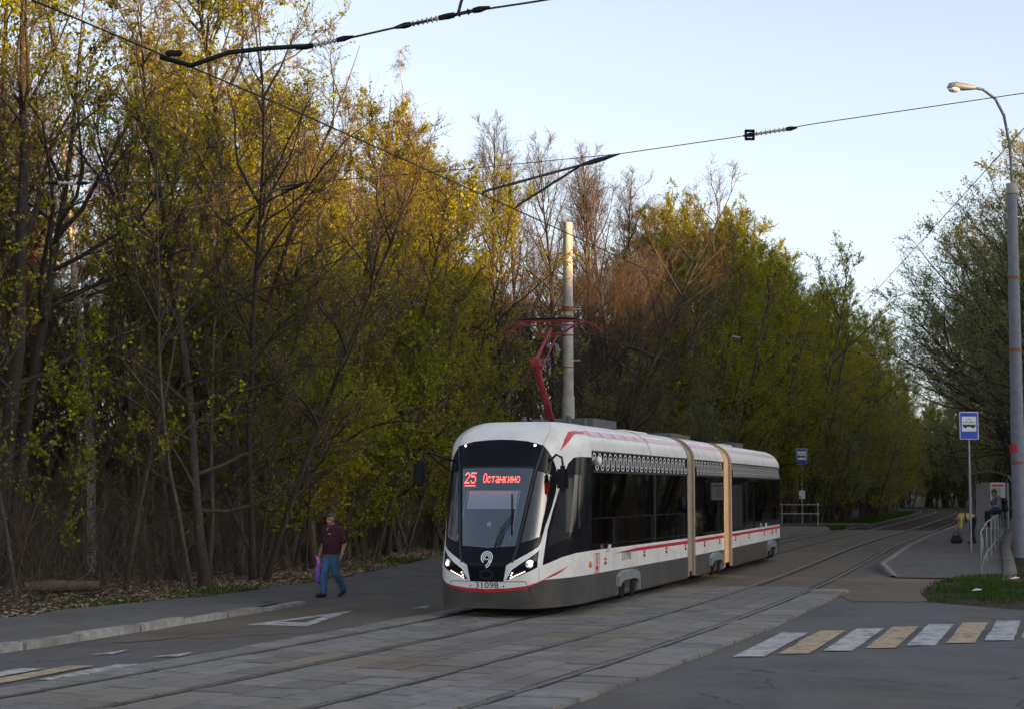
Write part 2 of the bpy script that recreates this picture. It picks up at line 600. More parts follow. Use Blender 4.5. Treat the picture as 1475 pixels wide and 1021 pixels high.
VERGE = [(-60, -24), (0, -17.5), (15, -13.6), (24, -11.0), (30.3, -8.85), (36.7, -6.66), (44.7, -4.4), (52.6, -3.4), (60, -2.6), (65, 0), (68, 2.4), (76, 8), (84, 11.3), (97, 14.4)] + [(y_, float(np.interp(y_, py, pxb)) - SP * 1.05 - GA - 2.6) for y_ in range(112, 400, 8)]
def verge(y): return float(np.interp(y, [a for a, b in VERGE], [b for a, b in VERGE]))

# ------------------------------------------------------------------ ground, road, pavement, tracks
rng = np.random.default_rng(11)
V, F = [], []
gx = np.concatenate([[-900, -400, -200], np.arange(-120, 121, 4.0), [200, 400, 900]])
gy = np.concatenate([[-500, -200], np.arange(-80, 301, 4.0), [500, 1200]])
GX, GY = np.meshgrid(gx, gy)
GZ = np.full(GX.shape, -0.03)
VX = np.interp(GY, [a for a, b in VERGE], [b for a, b in VERGE])
dl = np.clip((VX - GX - 2.0) / 10, 0, 1)
GZ += dl * (0.25 + 0.18 * np.sin(GX * 0.31 + GY * 0.17) + 0.12 * np.sin(GX * 0.11 - GY * 0.29))
BXg = np.interp(GY, py, pxb)
dr = np.clip((GX - BXg - 6.0) / 6, 0, 1) * np.clip((GY - 46) / 6, 0, 1)
GZ += dr * (0.75 + 0.2 * np.sin(GX * 0.4 + GY * 0.2))
I = np.arange(GX.size).reshape(GX.shape)
F = np.stack([I[:-1, :-1], I[:-1, 1:], I[1:, 1:], I[1:, :-1]], -1).reshape(-1, 4)
def ground_z(x, y):
    z = -0.03
    d = min(max((verge(y) - x - 2.0) / 10, 0), 1)
    z += d * (0.25 + 0.18 * math.sin(x * 0.31 + y * 0.17) + 0.12 * math.sin(x * 0.11 - y * 0.29))
    e = min(max((x - BX(y) - 6.0) / 6, 0), 1) * min(max((y - 46) / 6, 0), 1)
    return z + e * (0.75 + 0.2 * math.sin(x * 0.4 + y * 0.2))
ground = link('ground', mesh_np('ground', np.stack([GX, GY, GZ], -1).reshape(-1, 3), F, 'forest_soil', True))
tag(ground, 'brown woodland soil with patches of moss', None, kind='structure')

KERB = [(-20, -22.0), (0, -16.0), (15, -10.6), (20, -8.75), (24.3, -7.08), (27.4, -6.16), (30, -5.32), (33.1, -4.43), (34.5, -4.05)]
def kerb_x(y): return float(np.interp(y, [a for a, b in KERB], [b for a, b in KERB]))
def road_left(y):
    if y <= 34.5:
        return kerb_x(y) - 0.05
    return max(verge(y), -4.1 - (y - 34.5) * 1.2) if y < 37.5 else verge(y) + 0.12 * math.sin(y * 2.1)
def road_right(y):
    if y <= 36: return 70.0
    if y <= 52: return track(y, 4.4)[0]
    return track(y, 1.3)[0]
ys = np.concatenate([np.arange(-60, 30, 3.0), np.arange(30, 98, 0.75)])
V = []
for y in ys:
    a, b = road_left(y), road_right(y)
    V.append([(a + (b - a) * t, y, 0.0) for t in np.linspace(0, 1, 7)])
V = np.array(V)
I = np.arange(V.shape[0] * 7).reshape(-1, 7)
F = np.stack([I[:-1, :-1], I[:-1, 1:], I[1:, 1:], I[1:, :-1]], -1).reshape(-1, 4)
road = link('road', mesh_np('road', V.reshape(-1, 3), F, 'asphalt'))
tag(road, 'worn grey asphalt road crossed by tram tracks', None, kind='structure')

# left pavement, level with the kerb, dropping to the road where the kerb ends
V = []
ys = np.concatenate([np.arange(-40, 20, 3.0), np.arange(20, 38.1, 0.6)])
for y in ys:
    a, b = verge(y) + 0.10 * math.sin(y * 1.9) + 0.06 * math.sin(y * 4.3), (kerb_x(y) - 0.09 if y < 34.5 else verge(y) + 2.6 * max(0, (38.2 - y) / 3.7))
    z = 0.10 * min(1, max(0.05, (37.5 - y) / 4))
    V.append([(a, y, z * 0.4), (a + 0.15 * (b - a), y, z), (a + 0.6 * (b - a), y, z), (b, y, z if y < 33.5 else 0.006)])
V = np.array(V)
I = np.arange(V.shape[0] * 4).reshape(-1, 4)
F = np.stack([I[:-1, :-1], I[:-1, 1:], I[1:, 1:], I[1:, :-1]], -1).reshape(-1, 4)
pave = link('pavement', mesh_np('pavement', V.reshape(-1, 3), F, 'pavement_asphalt'))
tag(pave, 'grey asphalt pavement along the wood edge', None, kind='structure')
# kerb stones, each its own piece
kb = MB().box((0, 0, 0), (1, 1, 1), bev=0.06)
kme = bpy.data.meshes.new('kerb_stone')
kme.from_pydata(kb.v, [], kb.f)
kme.materials.append(MATS['kerb_stone'])
y = 8.0
while y < 34.2:
    y2 = y + float(rng.uniform(1.5, 2.3)) * 0.9
    x0, x1 = kerb_x(y), kerb_x(y2)
    o = link('kerb_stone', kme, pave)
    ln = math.hypot(x1 - x0, y2 - y)
    top = 0.115 if y < 31 else 0.115 - 0.085 * (y - 31) / 3.5
    o.location = ((x0 + x1) / 2 + rng.normal(0, .012), (y + y2) / 2, top - 0.15 + rng.normal(0, .012))
    o.scale = (0.20, ln - 0.035, 0.30)
    o.rotation_euler = (float(rng.normal(0, .012)), float(rng.normal(0, .04)), -math.atan2(x1 - x0, y2 - y) + float(rng.normal(0, .012)))
    y = y2

# dirt carried over the road between and beside the tracks
def dirt_sheet(name, y0, y1, d0, d1, z, mat='road_dirt', amp=0.35):
    ys = np.arange(y0, y1, 0.5)
    V = []
    for i, y in enumerate(ys):
        e = min(1, i / 4, (len(ys) - 1 - i) / 4)
        c = (d0 + d1) / 2
        w = (d1 - d0) / 2 * (0.25 + 0.75 * e)
        j = amp * (math.sin(y * 1.7) + math.sin(y * 4.1 + 1)) / 2
        j2 = amp * (math.sin(y * 1.3 + 2) + math.sin(y * 3.7)) / 2
        V.append([(*track(y, c - w + j), z), (*track(y, c + w + j2), z)])
    V = np.array(V)
    I = np.arange(V.shape[0] * 2).reshape(-1, 2)
    F = np.stack([I[:-1, 0], I[:-1, 1], I[1:, 1], I[1:, 0]], -1)
    return link(name, mesh_np(name, V.reshape(-1, 3), F, mat), road)
dirt_sheet('dirt_patch', 37.5, 97.5, -4.9, 1.1, 0.005, amp=0.12)
dirt_sheet('dirt_patch', 36, 48, 0.9, 4.6, 0.010)
dirt_sheet('dirt_patch', 23.5, 33.5, -7.7, -6.5, 0.009, amp=0.12)
dirt_sheet('dust_patch', 24.5, 44, -8.2, -4.95, 0.005, 'road_dust', amp=0.25)

# concrete slabs of the tram strip
slab_bm = MB().box((0, 0, 0), (1, 1, 1), bev=0.02)
sme = bpy.data.meshes.new('slab')
sme.from_pydata(slab_bm.v, [], slab_bm.f)
sme.materials.append(MATS['slab_concrete'])
cols = [(0.83, 1.55), (0.225, 0.655), (-0.215, 0.215), (-0.655, -0.225),
        (-1.43, -0.83), (-2.05, -1.45), (-2.66, -2.07), (-SP + 0.225, -SP + 0.655), (-SP - 0.215, -SP + 0.215), (-SP - 0.655, -SP - 0.225), (-SP - 1.32, -SP - 0.83)]
slabs = []
for ci, (a, b) in enumerate(cols):
    y = 14.2 + rng.uniform(0, .7)
    end = 40.0 if ci else 38.6
    while y < end:
        dy = 0.72 * (1 + rng.normal(0, .02))
        skip = False
        if ci == 5 and 21 < y < 26.5:
            skip = True                                  # broken stretch filled with small setts
        if not skip:
            slabs.append((y + dy / 2, (a + b) / 2, b - a - .012 + (rng.normal(0, .03) if ci in (0, 10) else rng.normal(0, .004)), dy - 0.028 - abs(rng.normal(0, .008))))
        else:
            for q in range(2):
                for w in range(3):
                    slabs.append((y + dy * (q + .5) / 2, a + (b - a) * (w + .5) / 3, (b - a) / 3 - 0.02, dy / 2 - 0.02))
        y += dy
slabs = [s for s in slabs if s[0] < 40]
slabs.sort(key=lambda s: -s[2] * s[3] / max(s[0], 17.3) ** 3 if s[0] > 17.2 else 0)
rest = MB()
for i, (y, d, w, ln) in enumerate(slabs):
    x, yy = track(y, d)
    z = 0.045 + rng.normal(0, .003)
    h = heading(y)
    if i < 290:
        o = link('slab', sme, road, (x, yy, z - 0.03))
        o.scale = (w, ln * math.sqrt(1 + math.tan(h) ** 2), 0.06)
        o.rotation_euler = (float(rng.normal(0, .006)), float(rng.normal(0, .006)), -h + float(rng.normal(0, .004)))
    else:
        rest.box((x, yy, z - 0.03), (w, ln * math.sqrt(1 + math.tan(h) ** 2), 0.06), -h)
o = rest.build('slab_remainder', 'slab_concrete', road)
tag(o, kind='stuff')

link('slab_bed', mesh_np('slab_bed', *strip_rows(13.5, 38.8, .8, [-SP - 1.28, 1.5], lambda y, d: .006), 'joint_dirt'), road)
# grooved rails in the road, then plain rails on sleepers beyond
prof = [(-0.105, 0.0), (-0.105, 0.044), (-0.094, 0.046), (-0.088, 0.008), (-0.036, 0.008), (-0.03, 0.048), (0.03, 0.050), (0.045, 0.046), (0.05, 0.0)]
def rail(name, d, inner, y0, y1, parent, z0=0.0, open_track=False):
    ys = np.concatenate([np.arange(y0, y1, 1.0), [y1]])
    pr = prof if not open_track else [(-0.06, -0.14), (-0.012, -0.12), (-0.012, -0.04), (-0.035, -0.03), (-0.035, 0.05), (0.035, 0.05), (0.035, -0.03), (0.012, -0.04), (0.012, -0.12), (0.06, -0.14)]
    V = np.array([[(*track(y, d + inner * (-p[0]) * -1), p[1] + z0) for p in pr] for y in ys])
    n, k = len(ys), len(pr)
    I = np.arange(n * k).reshape(n, k)
    F = np.stack([I[:-1, :-1], I[:-1, 1:], I[1:, 1:], I[1:, :-1]], -1)
    mi = np.zeros(F.shape[:2], int)
    if not open_track:
        for j in range(k - 1):
            mi[:, j] = 0 if j in (5, 6) else 1
    else:
        mi[:, :] = 1
        mi[:, 4] = 0
    me = mesh_np(name, V.reshape(-1, 3), F.reshape(-1, 4), ['rail_steel', 'rail_groove'], False, mi.ravel())
    return link(name, me, parent)
for c in (0, -SP):
    for s in (-1, 1):
        rail('rail', c + s * GA, s, 8, 97.4, road)
# ballasted track past the road
bed_m = link('track_bed', mesh_np('track_bed', *strip_rows(97.2, 330, 3.0, [-SP - 1.9, -SP - 1.4, 1.1, 1.35], lambda y, d: -0.10 if -SP - 1.5 < d < 1.2 else -0.16), 'ballast'))
tag(bed_m, 'dark ballasted tram track bed running off between the woods', None, kind='structure')
for c in (0, -SP):
    for s in (-1, 1):
        rail('rail', c + s * GA, s, 97.5, 320, bed_m, 0.0, True)
sl = MB().box((0, 0, 0), (2.5, 0.24, 0.14))
slme = bpy.data.meshes.new('sleeper')
slme.from_pydata(sl.v, [], sl.f)
slme.materials.append(MATS['sleeper'])
for c in (0, -SP):
    y = 98.0
    while y < 150:
        o = link('sleeper', slme, bed_m, (*track(y, c), -0.11))
        o.rotation_euler = (0, 0, -heading(y))
        y += 0.62

# painted markings
def quad_mark(name, pts, mat, z=0.014, n=6):
    b = MB()
    p = [Vector((x, y, z)) for x, y in pts]
    # split lengthwise so the edge can be ragged
    L_, R_ = [], []
    for i in range(n + 1):
        t = i / n
        j = 0 if i in (0, n) else rng.normal(0, .008)
        L_.append(p[0].lerp(p[3], t) + Vector((j, 0, 0)))
        R_.append(p[1].lerp(p[2], t) + Vector((rng.normal(0, .008), 0, 0)))
    vs = L_ + R_
    b.add(vs, [(i, i + n + 1, i + n + 2, i + 1) for i in range(n)])
    return b.build(name, mat, road)
for i in range(10):
    x = 2.97 + i * 0.68
    yb = 23.62 + i * 0.42
    dx, dy = 1.27 + 0.0 * i, 3.95
    quad_mark('crosswalk_stripe', [(x, yb), (x + .43, yb + .03), (x + .43 + dx, yb + .03 + dy), (x + dx, yb + dy)], 'paint_white' if i % 2 == 0 else 'paint_yellow')
for (xf, yf, w, ln, m) in [(-5.08, 22.63, .35, 1.92, 'paint_white'), (-5.68, 22.42, .34, 3.6, 'paint_yellow'), (-6.20, 22.10, .33, 3.6, 'paint_white'), (-6.78, 21.9, .33, 3.6, 'paint_yellow')]:
    ex, ey = -.285 * ln, -.958 * ln
    quad_mark('crosswalk_stripe', [(xf + ex, yf + ey), (xf + w + ex, yf - .03 + ey), (xf + w, yf), (xf, yf)], m)
tri = MB()
o1, o2, o3 = Vector((-4.42, 29.2, .014)), Vector((-2.95, 32.6, .014)), Vector((-3.38, 28.85, .014))
c_ = (o1 + o2 + o3) / 3
i1, i2, i3 = [c_ + (p - c_) * 0.42 for p in (o1, o2, o3)]
tri.add([o1, o2, o3, i1, i2, i3], [(0, 2, 5, 3), (2, 1, 4, 5), (1, 0, 3, 4)])
tri.build('give_way_triangle', 'paint_white', road)
for (x, y, w, l) in [(-4.05, 24.2, .42, .8), (-4.85, 23.6, .36, .7), (-5.75, 23.9, .3, .8), (-1.95, 33.2, .3, .9)]:
    t = MB()
    t.add([(x, y, .015), (x + w, y + .05, .015), (x + w * 1.25, y + l, .015)], [(0, 1, 2)])
    t.build('give_way_tooth', 'paint_white', road)

# right-hand platform with kerb, ramped down at the near end
def plat_z(y): return 0.02 + 0.16 * min(1, max(0, (y - 44.5) / 5))
V = []
for y in np.concatenate([np.arange(45, 52, 0.5), np.arange(52, 131, 3)]):
    d0 = 1.62 + max(0, (50.5 - y) * 0.05) if y > 49.5 else 1.62 + (49.5 - y) * 0.12
    V.append([(*track(y, d0 + (4.75 - d0) * t), plat_z(y)) for t in (0, .3, .65, 1)])
V = np.array(V)
I = np.arange(V.shape[0] * 4).reshape(-1, 4)
F = np.stack([I[:-1, :-1], I[:-1, 1:], I[1:, 1:], I[1:, :-1]], -1).reshape(-1, 4)
plat = link('platform', mesh_np('platform', V.reshape(-1, 3), F, 'platform_asphalt'))
tag(plat, 'low grey tram platform with a pale kerb edge', None, kind='structure')
kp = MB()
ys = list(np.arange(45.5, 50, 0.5)) + list(np.arange(50, 131, 2.0))
V = []
for y in ys:
    d0 = 1.36 + (max(0, 50 - y)) * 0.14
    z = plat_z(y)
    V.append([(*track(y, d0), -0.05), (*track(y, d0 + .01), z + .006), (*track(y, d0 + .18), z + .006), (*track(y, d0 + .19), -0.05)])
V = np.array(V)
I = np.arange(V.shape[0] * 4).reshape(-1, 4)
F = np.stack([I[:-1, :-1], I[:-1, 1:], I[1:, 1:], I[1:, :-1]], -1).reshape(-1, 4)
link('platform_kerb', mesh_np('platform_kerb', V.reshape(-1, 3), F, 'platform_kerb'), plat)
# concrete edging behind the platform
V = []
for y in np.arange(44, 131, 3.0):
    V.append([(*track(y, 4.76), -0.05), (*track(y, 4.77), plat_z(y) + .05), (*track(y, 5.10), plat_z(y) + .06), (*track(y, 5.16), -0.05)])
V = np.array(V)
I = np.arange(V.shape[0] * 4).reshape(-1, 4)
F = np.stack([I[:-1, :-1], I[:-1, 1:], I[1:, 1:], I[1:, :-1]], -1).reshape(-1, 4)
link('platform_edging', mesh_np('platform_edging', V.reshape(-1, 3), F, 'old_concrete'), plat)
# left platform, farther off
V = []
for y in np.concatenate([[71.9], np.arange(72, 94, 2.0), [94, 95.2]]):
    d1 = -SP - 1.4
    zz = -.05 if y < 71.95 else .26 if y < 95 else .10
    V.append([(*track(y, d1 - 3.6), zz), (*track(y, d1 - .02), zz), (*track(y, d1), -.05)])
V = np.array(V)
I = np.arange(V.shape[0] * 3).reshape(-1, 3)
F = np.stack([I[:-1, :-1], I[:-1, 1:], I[1:, 1:], I[1:, :-1]], -1).reshape(-1, 4)
plat2 = link('platform_far', mesh_np('platform_far', V.reshape(-1, 3), F, 'platform_asphalt'))
tag(plat2, 'short tram platform beyond the tram on the wood side', None, kind='structure')

# grass corner on the right
GR = [(8.35, 35.2), (8.75, 37.6), (9.6, 40.6), (11.0, 44.3), (13.6, 46.0), (19, 47.2), (34, 48), (34, 31.5), (14, 31.8), (9.6, 32.9)]
def in_poly(x, y, P):
    c = False
    for i in range(len(P)):
        x1, y1 = P[i]
        x2, y2 = P[i - 1]
        if (y1 > y) != (y2 > y) and x < (x2 - x1) * (y - y1) / (y2 - y1) + x1:
            c = not c
    return c
gb = MB()
n = len(GR)
cx, cy = 14.0, 39.5
outer = [(x, y, 0.004) for x, y in GR]
inner = [(cx + (x - cx) * .9, cy + (y - cy) * .9, 0.07) for x, y in GR]
gb.add(outer + inner, [(i, (i + 1) % n, (i + 1) % n + n, i + n) for i in range(n)] + [tuple(range(n, 2 * n))])
gpatch = gb.build('grass_bank', 'forest_soil')
tag(gpatch, 'small grassy bank beside the platform and crossing', None, kind='structure')
def blades(name, pts, hgt, wid, label, mat='grass_blade'):
    P = np.asarray(pts, float)
    n = len(P)
    a = rng.uniform(0, 2 * np.pi, n)
    w = np.stack([np.cos(a), np.sin(a), np.zeros(n)], -1) * (wid * rng.uniform(.6, 1.3, n))[:, None]
    tip = P + np.stack([rng.normal(0, .35, n), rng.normal(0, .35, n), np.ones(n)], -1) * (hgt * rng.uniform(.4, 1.3, n))[:, None]
    V = np.stack([P - w, P + w, tip], 1).reshape(-1, 3)
    o = link(name, mesh_np(name, V, np.arange(3 * n).reshape(n, 3), mat))
    return tag(o, label, 'grass', kind='stuff')
pts = []
while len(pts) < 21000:
    x, y = rng.uniform(8.2, 21), rng.uniform(31.5, 48)
    if in_poly(x, y, GR) and x < .33 * y + 3:
        e = min(1, min(abs((x - cx) / .9), 99))
        inn = in_poly(cx + (x - cx) / .93, cy + (y - cy) / .93, GR)
        if not inn and rng.random() < .75:
            continue
        if math.sin(x * 2.1 + y) + math.sin(y * 1.7 - x * .8) + rng.normal(0, .6) < -.9:
            continue
        pts.append((x, y, 0.06 if inn else 0.02))
blades('lawn_grass', pts, 0.085, 0.013, 'short green grass on the bank beside the crossing')
pts = []
while len(pts) < 8000:
    y = rng.uniform(18, 75)
    x = verge(y) - abs(rng.normal(0, 1.1)) + 0.15
    if math.sin(x * 1.3 + y * .9) + math.sin(y * .37) * 1.2 + rng.normal(0, .6) < 0.75:
        continue
    pts.append((x, y, ground_z(x, y)))
blades('verge_grass', pts, 0.10, 0.014, 'patchy dark grass along the wood edge')
pts = []
while len(pts) < 14000:
    y = rng.uniform(96.5, 175)
    if rng.random() < .6:
        x = track(y, -SP - 1.6 - abs(rng.normal(0, 1.3)))[0]
    else:
        x = track(y, 1.5 + abs(rng.normal(0, 1.2)))[0] if y > 131 else track(y, -SP - 1.5 - abs(rng.normal(0, 1.8)))[0]
    pts.append((x, y, -.05))
blades('track_grass', pts, 0.26, 0.035, 'dark grass beside the far stretch of track')
# fallen leaves
C = []
while len(C) < 42000:
    y = rng.uniform(20, 76)
    x = verge(y) - abs(rng.normal(0, 4.5)) - 0.1
    C.append((x, y, ground_z(x, y) + rng.uniform(.005, .05)))
V, F = leaf_quads(rng, np.array(C), 0.055, .7, .75)
o = link('leaf_litter', mesh_np('leaf_litter', V, F, 'litter'))
tag(o, 'dry brown fallen leaves under the trees', 'fallen leaves', kind='stuff')
C = [c for c in C[:3000] if verge(c[1]) - c[0] < 5][:1500]
V, F = leaf_quads(rng, np.array(C) + [0.1, .1, .02], 0.05, .7, .75)
o = link('pale_litter', mesh_np('pale_litter', V, F, 'litter_pale'))
tag(o, 'pale scraps and bleached leaves scattered on the wood floor', 'fallen leaves', kind='stuff')

SHADE_BLOCKS = [(-80, 34.0, 39.1, 'long thirteen-storey block added out of view to shade the near wood'), (33.9, 42.9, 36.3, 'narrow twelve-storey block added out of view, lower to let sun reach the crowns'), (43.2, 78, 38.7, 'broad thirteen-storey block added out of view to shade the tram and road'),
          (77.9, 104, 45.0, 'fifteen-storey block added out of view to shade the wood behind the tram'), (103.9, 330, 52.5, 'very long eighteen-storey block added out of view to shade the far track')]  # slit left between two added blocks lets warm light onto the gangway
# ------------------------------------------------------------------ unseen blocks added behind and to the right, shaped to shade road and wood
wmb = MB().box((0, 0, 0), (1.5, .08, 1.4))
wme = bpy.data.meshes.new('window')
wme.from_pydata(wmb.v, [], wmb.f)
wme.materials.append(MATS['window_dark'])
ha = R(SUN_AZ)
hv, cv = Vector((math.sin(ha), math.cos(ha), 0)), Vector((-math.cos(ha), math.sin(ha), 0))
for (c0, c1, hh, lab) in SHADE_BLOCKS:
    mid = hv * 140 + cv * ((c0 + c1) / 2)
    bk = thing('shade_block', lab, 'building', (mid.x, mid.y, 0), math.atan2(cv.y, cv.x))
    ln = c1 - c0
    MB().box((0, 0, hh / 2), (ln, 14, hh)).build('wall', 'panel_wall', bk)
    MB().box((0, 0, hh + .25), (ln + .5, 14.5, .5)).build('roof', 'roof_felt', bk)
    nx = int(ln // 3.4)
    for fl in range(int(hh // 2.9)):
        for k in range(nx):
            w = link('window', wme, bk, (-ln / 2 + (k + .5) * ln / nx, 7.03, 1.9 + fl * 2.9))

# ------------------------------------------------------------------ trees
def bend(P0, D0, L0, n, rng, up=0.0, wob=0.12, droop=0.0):
    """K chains from P0 along D0 with length L0; up pulls towards +z (or down) step by step"""
    K = len(P0)
    P = np.zeros((K, n, 3))
    P[:, 0] = P0
    d = unit(D0)
    for i in range(1, n):
        d = unit(d + np.array([0, 0, up - droop * i / n]) + rng.normal(0, wob, (K, 3)))
        P[:, i] = P[:, i - 1] + d * (L0 / (n - 1))[:, None]
    return P

def along(P, t):
    n = P.shape[1]
    f = np.clip(t * (n - 1), 0, n - 1.001)
    i = f.astype(int)
    w = (f - i)[:, None]
    k = np.arange(len(P))
    return P[k, i] * (1 - w) + P[k, i + 1] * w, unit(P[k, i + 1] - P[k, i])

def tree_meshes(name, seed, H=18, r=0.17, base=0.3, nlimb=26, llen=4.2, ang=(62, 22), up=0.10, wob=0.13, nsub=7, ntwig=9, twl=0.8, droop=0.0,
                leaves=4, lsize=0.055, lean=0.05, stems=1, bark='bark_brown', twig='twig_brown', leaf='leaf_green', low=0.6, crown_pow=1.0, tr=0.006, lfrac=1.0, laspect=.6, split=True):
    rng = np.random.default_rng(seed)
    parts, tw = [], []
    limbsP, limbsR = [], []
    for s in range(stems):
        a = rng.uniform(0, 2 * np.pi)
        le = lean * rng.uniform(.5, 1.6) + (0.22 if stems > 1 else 0)
        hh = H * (1 if stems == 1 else rng.uniform(.7, 1.05))
        D = np.array([[math.cos(a) * le, math.sin(a) * le, 1.0]])
        T = bend(np.array([[0, 0, -0.25]]) + (rng.normal(0, .15, (1, 3)) * [1, 1, 0] if stems > 1 else 0), D, np.array([hh]), 12, rng, 0.03, 0.045)
        rr = r * (1 if stems == 1 else rng.uniform(.5, 1)) * np.array([[1.35, 1.0, .93, .86, .78, .7, .6, .5, .4, .29, .18, .06]])
        parts.append(tubes(T, rr, 8))
        K = nlimb if stems == 1 else max(5, nlimb // stems)
        t = np.sort(base + (0.955 - base) * rng.random(K))
        P0, _ = along(np.repeat(T, K, 0), t)
        az = np.arange(K) * 2.399 + rng.uniform(0, 6) + rng.normal(0, .4, K)
        tt = (t - base) / (1 - base)
        el = np.radians(ang[0] + (ang[1] - ang[0]) * tt + rng.normal(0, 8, K))
        D0 = np.stack([np.cos(az) * np.sin(el), np.sin(az) * np.sin(el), np.cos(el)], -1)
        Lq = llen * np.clip((1 - tt ** (1.6 * crown_pow)) * .85 + .18, .1, 1) * (low + (1 - low) * np.minimum(1, tt * 3)) * rng.uniform(.65, 1.2, K)
        LP = bend(P0, D0, Lq, 7, rng, up, wob)
        r0 = np.clip(Lq * 0.0135, .012, r * .55)
        LR = r0[:, None] * np.array([[1, .85, .7, .56, .42, .28, .12]])
        parts.append(tubes(LP, LR, 5))
        limbsP.append(LP)
        limbsR.append(Lq)
    LP = np.concatenate(limbsP)
    Lq = np.concatenate(limbsR)
    # secondary branches
    K = len(LP) * nsub
    SPp = np.repeat(LP, nsub, 0)
    sl_ = np.repeat(Lq, nsub)
    t = rng.uniform(.18, 1.0, K)
    P0, d = along(SPp, t)
    D0 = unit(d + unit(rng.normal(size=(K, 3))) * 0.85 + [0, 0, .12])
    L2 = np.clip(sl_ * .42 * (1.15 - .6 * t), .35, 2.4) * rng.uniform(.6, 1.25, K)
    P2 = bend(P0, D0, L2, 5, rng, up * .7 - droop * .3, wob * 1.2, droop * .3)
    R2 = np.clip(L2 * .009, tr * 1.1, .03)[:, None] * np.array([[1, .8, .62, .45, .22]])
    parts.append(tubes(P2, R2, 4))
    # twigs on secondaries
    K = len(P2) * ntwig
    Q = np.repeat(P2, ntwig, 0)
    t = rng.uniform(.12, 1.0, K)
    P0, d = along(Q, t)
    D0 = unit(d + unit(rng.normal(size=(K, 3))) * .9 + [0, 0, .1 - droop])
    L3 = twl * np.clip(np.repeat(L2, ntwig) / 1.1, .4, 1.15) * rng.uniform(.45, 1.3, K)
    P3 = bend(P0, D0, L3, 4 if droop else 3, rng, .05 - droop * .5, wob * 1.3, droop)
    R3 = np.full((K, P3.shape[1]), tr) * np.linspace(1, .35, P3.shape[1])[None]
    tw.append(tubes(P3, R3, 3))
    trunk = mesh_np(name + '_trunk', *cat_geo(parts), bark, True)
    twm = mesh_np(name + '_twigs', *cat_geo(tw), twig, False)
    lm = None
    if leaves:
        sel = rng.random(K) < lfrac
        Ql = np.repeat(P3[sel], leaves, 0)
        t = rng.uniform(.15, 1.0, len(Ql))
        C, _ = along(Ql, t)
        C = C + rng.normal(0, .025, C.shape)
        lm = mesh_np(name + '_crown', *leaf_quads(rng, C, lsize, laspect), leaf, False)
    return trunk, twm, lm

PROTO = {}
def proto(kind, *variants):
    PROTO[kind] = [tree_meshes(f'{kind}_{i}', **v) for i, v in enumerate(variants)]
proto('leafy',
      dict(seed=1, H=18, r=.13, base=.12, nlimb=46, llen=4.9, leaves=12, leaf='leaf_yellow_green', bark='bark_grey', lsize=.038, ntwig=10, nsub=9, lfrac=.8, low=.8, wob=.17, ang=(66, 26), crown_pow=1.5, twl=.7),
      dict(seed=2, H=16.5, r=.14, base=.07, nlimb=54, llen=4.8, leaves=12, leaf='leaf_yellow_green', bark='bark_brown', lsize=.038, ntwig=10, nsub=8, lfrac=.75, ang=(72, 28), stems=3, low=.8, wob=.17, crown_pow=1.5, twl=.7),
      dict(seed=3, H=18.5, r=.15, base=.16, nlimb=46, llen=4.6, leaves=11, leaf='leaf_green', bark='bark_brown', lsize=.037, ntwig=10, nsub=9, lfrac=.75, low=.8, wob=.17, ang=(66, 26), crown_pow=1.5, twl=.7))
proto('sparse',
      dict(seed=4, H=18, r=.14, base=.1, nlimb=44, llen=5.0, leaves=5, leaf='leaf_sparse', lsize=.034, ntwig=10, nsub=9, lfrac=.5, bark='bark_dark', wob=.2, ang=(72, 28), low=.85, crown_pow=1.5),
      dict(seed=5, H=16, r=.14, base=.08, nlimb=48, llen=4.6, leaves=5, leaf='leaf_sparse', lsize=.034, ntwig=10, nsub=8, lfrac=.5, bark='bark_brown', lean=.12, stems=3, wob=.18, low=.85, crown_pow=1.5))
proto('bare',
      dict(seed=6, H=18.5, r=.15, base=.14, nlimb=48, llen=4.6, ang=(58, 22), leaves=0, twig='twig_brown', bark='bark_dark', ntwig=10, nsub=9, up=.11, twl=.7, wob=.17, crown_pow=1.5),
      dict(seed=7, H=17.5, r=.14, base=.12, nlimb=48, llen=4.4, ang=(62, 24), leaves=1, lfrac=.3, leaf='leaf_catkin', lsize=.035, twig='twig_brown', bark='bark_brown', ntwig=10, nsub=9, up=.1, twl=.65, stems=2, wob=.17, crown_pow=1.5))
proto('birch',
      dict(seed=8, H=21, r=.13, base=.38, nlimb=34, llen=2.9, ang=(45, 18), leaves=1, lfrac=.5, leaf='leaf_catkin', lsize=.04, twig='twig_red', bark='bark_birch', ntwig=10, twl=1.1, droop=.55, up=.1, tr=.005),
      dict(seed=9, H=20, r=.12, base=.3, nlimb=36, llen=3.0, ang=(48, 20), leaves=4, lfrac=.8, leaf='leaf_yellow_green', lsize=.05, twig='twig_red', bark='bark_birch', ntwig=10, twl=1.0, droop=.5, up=.1, tr=.005))
proto('willow',
      dict(seed=10, H=8.5, r=.08, base=.05, nlimb=56, llen=2.8, ang=(50, 18), leaves=4, leaf='leaf_willow', lsize=.05, laspect=.4, stems=6, bark='bark_grey', twig='twig_grey', ntwig=8, up=.12, low=.9, twl=.7, lfrac=.8),
      dict(seed=11, H=9.5, r=.09, base=.05, nlimb=56, llen=3.0, ang=(55, 20), leaves=3, leaf='leaf_willow', lsize=.05, laspect=.4, stems=6, bark='bark_brown', twig='twig_grey', ntwig=8, up=.1, low=.9, twl=.8, lfrac=.8))
